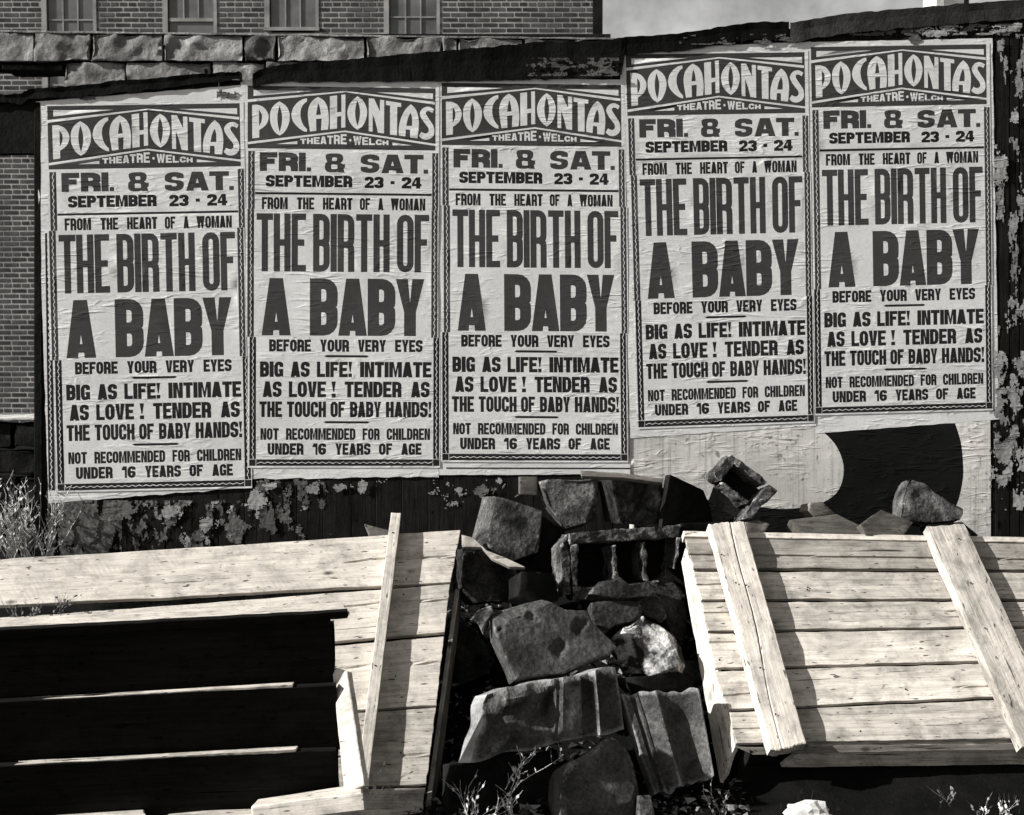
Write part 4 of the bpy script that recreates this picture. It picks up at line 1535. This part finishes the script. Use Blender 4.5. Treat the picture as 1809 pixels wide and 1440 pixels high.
# right end of the crate and the rim along the bottom
cpl = (P(612, 1290, 4.60), Vector((-.55, -.75, .35)).normalized())
slab("corner_post", [on_plane(x_, y_, cpl) for x_, y_ in ((608, 1402), (643, 1388), (613, 1186), (586, 1178))], .03, M_PINE2, crate, rag=.0015, bev=.004)
slab("bottom_board", [P(448, 1424, 4.42), P(640, 1400, 4.42), P(638, 1384, 4.56), P(455, 1412, 4.56)], .06, M_PINE2, crate, rag=.006, bev=.005)
slab("bottom_board", [P(-260, 1446, 4.40), P(256, 1438, 4.40), P(252, 1428, 4.50), P(-260, 1438, 4.50)], .04, M_PINE2, crate, rag=.005, bev=.004)
slab("bottom_board", [P(290, 1446, 4.45), P(460, 1440, 4.45), P(460, 1428, 4.53), P(300, 1433, 4.53)], .03, M_PINE, crate, rag=.005, bev=.004)
# floor of the crate behind, dark
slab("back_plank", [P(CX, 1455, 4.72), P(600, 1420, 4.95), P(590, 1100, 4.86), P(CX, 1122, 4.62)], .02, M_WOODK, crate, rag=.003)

# ------------------------------------------------------------------ rubble between the lids
def stone(name, label, pix, D, nrm, thick, mat, cat="stone", **kw):
    kw.setdefault('chop', 0 if name in ("wood_scrap", "dark_slate", "timber_block", "dark_plank_end") else 5)
    kw.setdefault('bev', .005)
    kw['amp'] = kw.get('amp', .006) * .6
    o = block(name, pix, D, nrm, thick, mat, None, **kw)
    return tag(o, label, cat, kw.get('group'))


NR = (.42, -.82, .38)
stone("concrete_block", "weathered square block with ribbed side leaning below the middle poster's left edge", [(878, 876), (958, 902), (954, 975), (905, 992), (856, 962)], 6.02, (.25, -.9, .3), .16, M_CONC, "block", back=(-.5, .8, -.1), amp=.006)
stone("concrete_block", "tall weathered block with a pale scarred face, directly under the middle poster", [(952, 848), (1062, 843), (1058, 912), (1040, 926), (1000, 936), (968, 892)], 6.12, (.1, -.95, .25), .17, M_CONC, "block", amp=.008, amp2=.03)
stone("concrete_block", "dark square block with a rough lit top edge beside the pale-scarred block", [(1078, 843), (1120, 838), (1175, 850), (1168, 926), (1094, 926)], 6.1, (.3, -.95, .1), .2, M_STONED, "block", amp=.006)
stone("wood_scrap", "short thin splintered stick lying on top of the dark square block", [(1025, 831), (1100, 836), (1172, 846), (1172, 853), (1100, 844), (1028, 841)], 5.98, (.1, -.9, .4), .05, M_WOODG, "wood scrap", amp=.003, bev=.002)
stone("dark_slate", "black flat slab with a pointed top leaning on the billboard sheet", [(1184, 838), (1243, 866), (1256, 900), (1262, 940), (1168, 940), (1172, 900)], 6.16, (.45, -.9, .05), .05, M_WALLDARK, "slab", amp=.003, bev=.003)
stone("stone_slab", "dark slab wedged behind the left lid corner, its torn upper edge catching light", [(820, 962), (868, 968), (915, 996), (925, 1040), (905, 1062), (845, 1066), (812, 1040)], 5.8, (.4, -.85, .3), .14, M_STONED, "stone", amp=.012, amp2=.03)
stone("wood_scrap", "jagged splintered board end poking out by the left lid's top corner", [(815, 944), (836, 950), (860, 972), (890, 984), (929, 1002), (900, 1001), (868, 986), (850, 966), (816, 966)], 5.78, (-.1, -.75, .65), .03, M_PINEW, "wood scrap", amp=.003, bev=.003)
# big slab
stone("sandstone_slab", "largest flat brown slab with three dark pits, centre of the rubble", [(871, 1076), (905, 1066), (961, 1054), (985, 1068), (1000, 1076), (1039, 1076), (1048, 1098), (1078, 1128), (1090, 1143), (1076, 1158), (1050, 1166), (1020, 1180), (994, 1190), (911, 1200), (893, 1160), (876, 1120)], 5.48, (.30, -.80, .50), .12, M_STONE, "stone", chop=2, amp=.009, freq=6, cell=.016, bev=.009, pits=((938, 1086, .03), (1024, 1106, .035), (988, 1142, .045), (884, 1110, .02)))
stone("sandstone_chip", "small curled pale flake at the big slab's upper left corner", [(829, 1094), (845, 1078), (868, 1068), (872, 1080), (862, 1094), (852, 1118), (842, 1098)], 5.46, (-.1, -.8, .5), .04, M_CONC, "stone", amp=.006, bev=.004)
stone("stone_piece", "pointed brown stone behind the big pitted slab and above the pale boulder", [(1044, 1064), (1085, 1060), (1130, 1062), (1137, 1076), (1128, 1096), (1088, 1104), (1062, 1124), (1046, 1096)], 5.72, (.2, -.85, .45), .12, M_STONED, "stone", amp=.008)
stone("boulder", "rounded boulder with sunlit patches painted on its broken face, right of the pitted slab", [(1075, 1122), (1092, 1102), (1133, 1088), (1166, 1094), (1184, 1112), (1196, 1134), (1203, 1165), (1196, 1182), (1142, 1196), (1112, 1192), (1096, 1198), (1088, 1160)], 5.60, (-.30, -.80, .50), .16, M_STONEL, "stone", amp=.030, freq=9, amp2=.05, cell=.014, bev=.03)
stone("stone_post", "upright dark stone leaning against the left side of the slatted lid", [(1157, 1028), (1200, 1009), (1212, 1050), (1219, 1084), (1205, 1140), (1186, 1118), (1170, 1084)], 5.88, (.45, -.85, .25), .16, M_STONED, "stone", amp=.007)
stone("stone_piece", "triangular dark stone against the right edge of the left lid", [(812, 1074), (842, 1113), (876, 1166), (864, 1190), (800, 1216), (770, 1225), (780, 1130)], 5.74, (.30, -.85, .40), .14, M_STONED, "stone", amp=.007)
stone("rubble_piece", "rough dark lump just below the boulder by the slatted lid", [(1200, 1165), (1236, 1166), (1244, 1200), (1210, 1212), (1195, 1190)], 5.68, NR, .14, M_STONED, "stone", amp=.012)
stone("rubble_piece", "dark lump low behind the hollow three-celled block's left foot", [(920, 1010), (985, 1010), (990, 1060), (950, 1070), (918, 1050)], 5.72, NR, .14, M_WALLDARK, "stone", amp=.012)
stone("stone_piece", "broken stone lying across the lower edge of the three-celled block", [(1040, 1046), (1060, 1024), (1095, 1018), (1116, 1034), (1150, 1024), (1160, 1052), (1100, 1058)], 5.76, (.2, -.8, .5), .10, M_STONED, "stone", amp=.008)


def moulded(name, label, quad, D, nrm, thick, mat, prof, n=44, m=12):
    """a length of cut moulding: profile prof(s) across the face, run straight along it"""
    cx = sum(p[0] for p in quad) / 4
    cy = sum(p[1] for p in quad) / 4
    nr = Vector(nrm).normalized()
    pl = (P(cx, cy, D), nr)
    c = [on_plane(x, y, pl) for x, y in quad]           # tl tr br bl ; u across, v along
    verts = []
    sd_ = random.random() * 50
    for j in range(m + 1):
        for i in range(n + 1):
            u, v = i / n, j / m
            p = (c[0] * (1 - u) + c[1] * u) * (1 - v) + (c[3] * (1 - u) + c[2] * u) * v
            d = prof(u, v)
            d += .004 * mn.noise(p * 14) + .008 * mn.noise(p * 4 + Vector((sd_, 0, 0)))
            e = .012 * (mn.noise(Vector((u * 6, sd_, v * 3))))
            if j in (0, m):
                p = p + (c[3] - c[0]).normalized() * e * 2.0
                d -= .006
            if i in (0, n):
                d -= .006
            verts.append(p + nr * d)
    N = len(verts)
    verts += [p - nr * (thick + (0)) for p in verts]
    fs = []
    for j in range(m):
        for i in range(n):
            a = j * (n + 1) + i
            fs.append((a, a + n + 1, a + n + 2, a + 1))
            fs.append((N + a, N + a + 1, N + a + n + 2, N + a + n + 1))
    for i in range(n):
        fs.append((i, i + 1, N + i + 1, N + i))
        a = m * (n + 1) + i
        fs.append((a, N + a, N + a + 1, a + 1))
    for j in range(m):
        a = j * (n + 1)
        fs.append((a, N + a, N + a + n + 1, a + n + 1))
        a += n
        fs.append((a, a + n + 1, N + a + n + 1, N + a))
    o = link_mesh(name, verts, fs, mat)
    bm = bmesh.new()
    bm.from_mesh(o.data)
    bmesh.ops.recalc_face_normals(bm, faces=bm.faces)
    bm.to_mesh(o.data)
    bm.free()
    return tag(o, label, "stone")


def prof1(u, v):
    d = 0
    if u < .52:
        d += -.03 + .028 * mn.noise(Vector((u * 7, v * 3, 2))) * 2
    if .52 <= u < .56:
        d -= .012
    if .72 < u < .80:
        d -= .03
    if .80 <= u < .83:
        d += .012
    return d


moulded("moulded_stone", "long dark moulded stone with upright grooves at its right end, below the pitted slab", [(868, 1222), (1088, 1180), (1104, 1290), (838, 1346)], 5.16, (.38, -.86, .30), .14, M_STONE, prof1)


def prof2(u, v):
    d = 0
    if .10 < u < .16:
        d -= .014
    if .16 <= u < .22:
        d += .004
    if u >= .22:
        d += .05 * min(1, (u - .22) / .18)
    if u > .42:
        d -= .05 * math.sin(min(1, (u - .42) / .58) * math.pi) * (.5 + v)
    return d


moulded("moulded_stone", "slanting moulded stone with a sunlit ridge, beside the slatted lid's lower left corner", [(1098, 1227), (1230, 1220), (1256, 1372), (1158, 1406)], 5.27, (.15, -.86, .42), .08, M_STONE, prof2, n=54, m=18)
stone("boulder", "smooth rounded dark boulder at the bottom, under the grooved moulded stone", [(994, 1366), (1005, 1345), (1030, 1338), (1060, 1316), (1088, 1297), (1110, 1316), (1122, 1350), (1133, 1400), (1150, 1426), (1152, 1460), (990, 1460)], 5.02, (.25, -.85, .42), .25, M_STONE, "stone", amp=.012, freq=5, bev=.03)
stone("stone_slab", "flat dark stone lying in shade under the moulded stone, bottom of the rubble", [(800, 1345), (985, 1325), (1000, 1440), (790, 1460)], 5.12, (.3, -.85, .35), .2, M_WALLDARK, "stone", amp=.012)
stone("rubble_piece", "small blunt rock at the foot of the slanting moulded stone", [(1128, 1404), (1150, 1404), (1158, 1440), (1130, 1445)], 4.98, (.2, -.9, .4), .12, M_STONE, "stone", amp=.01)

stone("rubble_piece", "black angular lump between the ribbed square block and the three-celled block", [(950, 888), (1000, 936), (1008, 1000), (1000, 1052), (930, 1058), (905, 1000), (950, 970)], 6.08, (.3, -.9, .2), .14, M_WALLDARK, "stone", amp=.010)
stone("rubble_piece", "small dark lump touching the left foot of the tall pale-scarred block", [(860, 990), (905, 990), (930, 1004), (925, 1050), (880, 1040)], 5.98, (.3, -.85, .3), .14, M_STONED, "stone", amp=.010)
stone("stone_piece", "narrow dark stone standing behind the boulder beside the stone post", [(1128, 1060), (1160, 1050), (1180, 1090), (1170, 1100), (1138, 1086)], 5.80, (.3, -.85, .3), .12, M_STONED, "stone", amp=.008)
stone("rubble_piece", "dark wedge in the gap under the boulder, above the slanting moulded stone", [(1096, 1196), (1140, 1196), (1200, 1186), (1240, 1205), (1215, 1222), (1120, 1222)], 5.52, (.3, -.85, .3), .12, M_WALLDARK, "stone", amp=.010)

# hollow blocks with cells
def hollow(name, label, outer, holes_q, D, nrm, thick, mat, rim):
    """cell block: every wall and web of the block as its own prism, joined in one mesh"""
    cx = sum(p[0] for p in outer) / len(outer)
    cy = sum(p[1] for p in outer) / len(outer)
    nr = Vector(nrm).normalized()
    pl = (P(cx, cy, D), nr)
    bm = bmesh.new()
    for q in rim:
        b2_ = bmesh.new()
        prism_bm(b2_, [on_plane(x, y, pl) for x, y in q], -nr * thick, .008)
        roughen(b2_, .016, .009, 18, random.random() * 50, .014)
        tmp = bpy.data.meshes.new("t")
        b2_.to_mesh(tmp)
        b2_.free()
        bm.from_mesh(tmp)
        bpy.data.meshes.remove(tmp)
    # closed back of the cells, a black plate painting in their inner shade
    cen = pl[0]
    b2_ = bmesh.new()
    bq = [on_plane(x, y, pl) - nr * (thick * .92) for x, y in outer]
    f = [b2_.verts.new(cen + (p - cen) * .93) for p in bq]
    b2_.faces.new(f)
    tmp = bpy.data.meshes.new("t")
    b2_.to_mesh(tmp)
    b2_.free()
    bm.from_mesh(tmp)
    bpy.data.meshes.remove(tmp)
    bmesh.ops.translate(bm, verts=bm.verts, vec=-cen)
    me = bpy.data.meshes.new(name)
    bm.to_mesh(me)
    bm.free()
    me.materials.append(mat)
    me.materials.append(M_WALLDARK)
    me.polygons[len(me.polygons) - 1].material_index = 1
    o = bpy.data.objects.new(name, me)
    o.location = cen
    C.objects.link(o)
    return tag(o, label, "block")


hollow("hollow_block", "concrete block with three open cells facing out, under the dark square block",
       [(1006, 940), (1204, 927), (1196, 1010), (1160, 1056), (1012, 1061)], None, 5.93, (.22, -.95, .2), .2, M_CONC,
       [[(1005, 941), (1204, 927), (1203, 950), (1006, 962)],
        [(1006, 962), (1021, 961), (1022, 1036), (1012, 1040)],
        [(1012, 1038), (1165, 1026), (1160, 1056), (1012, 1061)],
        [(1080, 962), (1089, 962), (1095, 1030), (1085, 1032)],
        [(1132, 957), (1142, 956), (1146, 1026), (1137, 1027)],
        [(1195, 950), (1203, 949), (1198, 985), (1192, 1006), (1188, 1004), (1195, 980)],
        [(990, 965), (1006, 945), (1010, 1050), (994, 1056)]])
hollow("hollow_block", "hollow block tipped on its corner in front of the billboard sheet",
       [(1290, 803), (1370, 866), (1318, 915), (1262, 880)], None, 6.02, (.15, -.95, .25), .15, M_CONC,
       [[(1290, 801), (1304, 808), (1360, 852), (1352, 860), (1298, 820), (1284, 812)],
        [(1290, 801), (1298, 820), (1274, 852), (1262, 846), (1259, 834)],
        [(1360, 852), (1376, 866), (1326, 918), (1310, 918), (1328, 888), (1352, 860)],
        [(1274, 853), (1280, 852), (1326, 886), (1320, 892)]])
# rocks and timber ends along the foot of the billboard
stone("broken_rock", "rough wedge-shaped rock behind the top of the slatted lid's right batten", [(1606, 842), (1640, 858), (1706, 898), (1700, 920), (1650, 926), (1590, 920), (1594, 880)], 6.08, (.1, -.95, .3), .16, M_CONC, "stone", amp=.014, amp2=.03, cell=.016, chop=0)
stone("timber_block", "sawn timber end lying flat at the foot of the billboard, left one of two", [(1394, 918), (1478, 908), (1528, 932), (1524, 944), (1420, 944)], 6.02, (.1, -.8, .6), .1, M_LOG, "timber", amp=.004)
stone("timber_block", "sawn timber end standing on edge under the pale half-ellipse's bottom", [(1432, 888), (1452, 886), (1478, 908), (1440, 914), (1428, 902)], 6.1, (.2, -.95, .2), .12, M_WOODG, "timber", amp=.006)
stone("timber_block", "sawn timber end with a splintered upper edge, right one of two", [(1518, 926), (1557, 899), (1616, 922), (1598, 946), (1530, 946)], 6.0, (.15, -.9, .4), .12, M_LOG, "timber", amp=.006, amp2=.012)
stone("timber_block", "small dark splintered offcut just above the slatted lid's left batten", [(1316, 922), (1340, 918), (1360, 926), (1352, 940), (1320, 944)], 6.0, (.2, -.9, .3), .1, M_WOODG, "timber", amp=.008)
stone("dark_plank_end", "black plank end behind the slatted lid's right batten", [(1640, 926), (1700, 922), (1730, 946), (1718, 950), (1650, 944)], 6.05, (.2, -.9, .3), .1, M_TAR, "timber", amp=.004)
stone("dark_plank_end", "long black beam lying behind the left batten of the slatted lid", [(1205, 925), (1330, 922), (1330, 946), (1205, 946)], 6.1, (.25, -.95, .1), .1, M_TAR, "timber", amp=.004)
stone("wood_scrap", "thin brown offcut sticking up behind the left lid's batten", [(644, 926), (668, 932), (700, 940), (700, 950), (654, 950)], 6.0, (.2, -.9, .35), .03, M_WOODG, "wood scrap", amp=.003, bev=.003)
stone("timber_block", "pale upright timber end tucked under the lower edge of the middle poster", [(918, 842), (950, 842), (950, 876), (918, 874)], 6.18, (.1, -1, .1), .08, M_LOG, "timber", amp=.003)

# ------------------------------------------------------------------ plants
def stalks(name, label, base, n, hgt, spread, mat, seed, leafy=True, lean=(0, 0), r=.0016, cat="weed"):
    rnd = random.Random(seed)
    verts, faces = [], []

    def tube(pts, r0, r1):
        k0 = len(verts)
        m_ = len(pts)
        for i, p in enumerate(pts):
            rr = r0 + (r1 - r0) * i / (m_ - 1)
            for a in range(3):
                an = a * 2.094
                verts.append(p + Vector((math.cos(an) * rr, math.sin(an) * rr * .6, math.sin(an) * rr * .8)))
        for i in range(m_ - 1):
            for a in range(3):
                q = k0 + i * 3
                faces.append((q + a, q + (a + 1) % 3, q + 3 + (a + 1) % 3, q + 3 + a))

    def leaf(p, d, l):
        s_ = d.cross(Vector((rnd.random(), rnd.random(), rnd.random()))).normalized() * l * .28
        k0 = len(verts)
        verts.extend([p, p + d * l * .5 + s_, p + d * l, p + d * l * .5 - s_])
        faces.append((k0, k0 + 1, k0 + 2, k0 + 3))
    for s_ in range(n):
        b = base + Vector((rnd.uniform(-spread, spread), rnd.uniform(-spread, spread) * .5, 0))
        d = Vector((rnd.uniform(-.5, .5) + lean[0], rnd.uniform(-.4, .3) + lean[1], 1)).normalized()
        pts = [b]
        h = hgt * rnd.uniform(.5, 1)
        for i in range(6):
            d = (d + Vector((rnd.uniform(-.22, .22), rnd.uniform(-.2, .2), rnd.uniform(-.2, .1)))).normalized()
            pts.append(pts[-1] + d * h / 6)
        tube(pts, r, r * .5)
        for i in range(1, 7):
            for _ in range(rnd.randint(1, 3) if leafy else 1):
                dd = (d + Vector((rnd.uniform(-1, 1), rnd.uniform(-1, 1), rnd.uniform(-.3, .9)))).normalized()
                if rnd.random() < .3:
                    q = pts[i] + dd * rnd.uniform(.02, .05)
                    tube([pts[i], q, q + (dd + Vector((rnd.uniform(-.5, .5), 0, .3))) * .03], r * .7, r * .4)
                    leaf(q, dd, rnd.uniform(.01, .025))
                else:
                    leaf(pts[i], dd, rnd.uniform(.008, .026))
    o = link_mesh(name, verts, faces, mat, origin=Vector(base))
    return tag(o, label, cat)


def gp(px, D):
    x = P(px, 700, D).x
    return Vector((x, -6.4 + D, ground_z(x, -6.4 + D)))


w0 = gp(22, 6.1)
w0.z = P(22, 985, 6.1).z
stalks("weed_clump", "tangled sunlit weeds at the left end of the hoarding, left of the boards", w0, 60, .42, .17, M_DRY, 5, r=.0024)
stalks("dry_weed", "bleached dry stems rising through the weeds at the left edge", Vector((P(8, 985, 6.0).x, -.4, P(8, 985, 6.0).z)), 12, .40, .12, M_DRY, 6, r=.002)
stalks("dry_weed", "small dry stems growing over the gap between the left lid's two upper planks", lp(40, 1105, .01), 8, .13, .09, M_LEAF, 9, r=.0012)
stalks("dry_weed", "thin bare twig standing over the seam of the left lid", lp(105, 1095, .01), 4, .13, .04, M_LEAF, 10, r=.0012)
stalks("weed_sprig", "bright feathery sprig in front of the dark rubble, upper one", P(900, 1395, 4.86), 4, .23, .02, M_DRY, 14, lean=(.5, 0), r=.0014)
stalks("weed_sprig", "bright feathery sprig at the bottom edge beside the left lid", P(835, 1465, 4.8), 7, .20, .05, M_DRY, 15, lean=(.45, 0), r=.0014)
stalks("weed_sprig", "short pale sprig at the bottom left of the rounded boulder", P(905, 1450, 4.75), 3, .10, .02, M_DRY, 16, lean=(.2, 0), r=.0014)
stalks("weed_sprig", "thin twig leaning over the lower planks of the left lid", P(652, 1412, 4.98), 2, .22, .01, M_DRY, 18, lean=(.7, 0), r=.0012)
stalks("grass_sprig", "two fine blades under the slatted lid's lower left corner", P(1270, 1440, 4.85), 3, .12, .03, M_LEAF, 19, leafy=False, r=.001)
stalks("grass_sprig", "pale blades in the shade below the slatted lid's lower edge, right of the paper", P(1640, 1420, 4.85), 4, .08, .10, M_LEAF, 20, leafy=False, r=.0007)
stalks("grass_sprig", "dry tuft at the lower right corner below the slatted lid", P(1770, 1446, 4.8), 8, .06, .09, M_DRY, 21, leafy=False, r=.0007)

# low ground cover in the yard
rnd = random.Random(77)
gv, gf = [], []
for _ in range(900):
    x = rnd.uniform(-2.3, 2.4)
    y = rnd.uniform(-1.9, -1.15)
    z = ground_z(x, y)
    h = rnd.uniform(.01, .05)
    d = Vector((rnd.uniform(-.6, .6), rnd.uniform(-.6, .6), 1)).normalized()
    k = len(gv)
    gv += [Vector((x - .002, y, z)), Vector((x + .002, y, z)), Vector((x, y, z)) + d * h]
    gf.append((k, k + 1, k + 2))
o = link_mesh("ground_cover", gv, gf, M_STONED)
tag(o, "sparse short grass on the dark ground below the lids", "grass", kind='stuff')

# broken bits between the stones
gv, gf = [], []
for _ in range(2200):
    x = rnd.uniform(-.45, 1.0)
    y = rnd.uniform(-1.45, -.2)
    c_ = Vector((x, y, ground_z(x, y) + .005))
    k = len(gv)
    sz = rnd.choice([.006, .01, .016, .03])
    for _v in range(5):
        gv.append(c_ + Vector((rnd.uniform(-1, 1), rnd.uniform(-1, 1), rnd.uniform(-.3, 1))) * sz)
    gf += [(k, k + 1, k + 2), (k, k + 2, k + 3), (k, k + 3, k + 1), (k + 4, k + 2, k + 1), (k + 4, k + 3, k + 2), (k + 4, k + 1, k + 3)]
o = link_mesh("rubble", gv, gf, M_STONED)
tag(o, "small chips and grit lying between the larger stones", "rubble", kind='stuff')

# crumpled paper
bm = bmesh.new()
bmesh.ops.create_icosphere(bm, subdivisions=3, radius=.10)
for v in bm.verts:
    q = v.co * 14
    cell_ = mn.cell_vector(q * .9)
    r_ = 1 + .35 * mn.noise(q) - .5 * abs(mn.noise(q * 1.7)) + .12 * (cell_.x - .5)
    v.co = Vector((v.co.x * r_ * 1.05, v.co.y * r_ * .7, v.co.z * r_ * .62))
me = bpy.data.meshes.new("crumpled_paper")
bm.to_mesh(me)
bm.free()
me.materials.append(M_CRUMP)
o = bpy.data.objects.new("crumpled_paper", me)
o.location = P(1432, 1440, 4.78)
o.location.z = max(o.location.z, .03)
C.objects.link(o)
tag(o, "crumpled pale paper on the dark ground at the bottom edge, below the slatted lid", "paper")
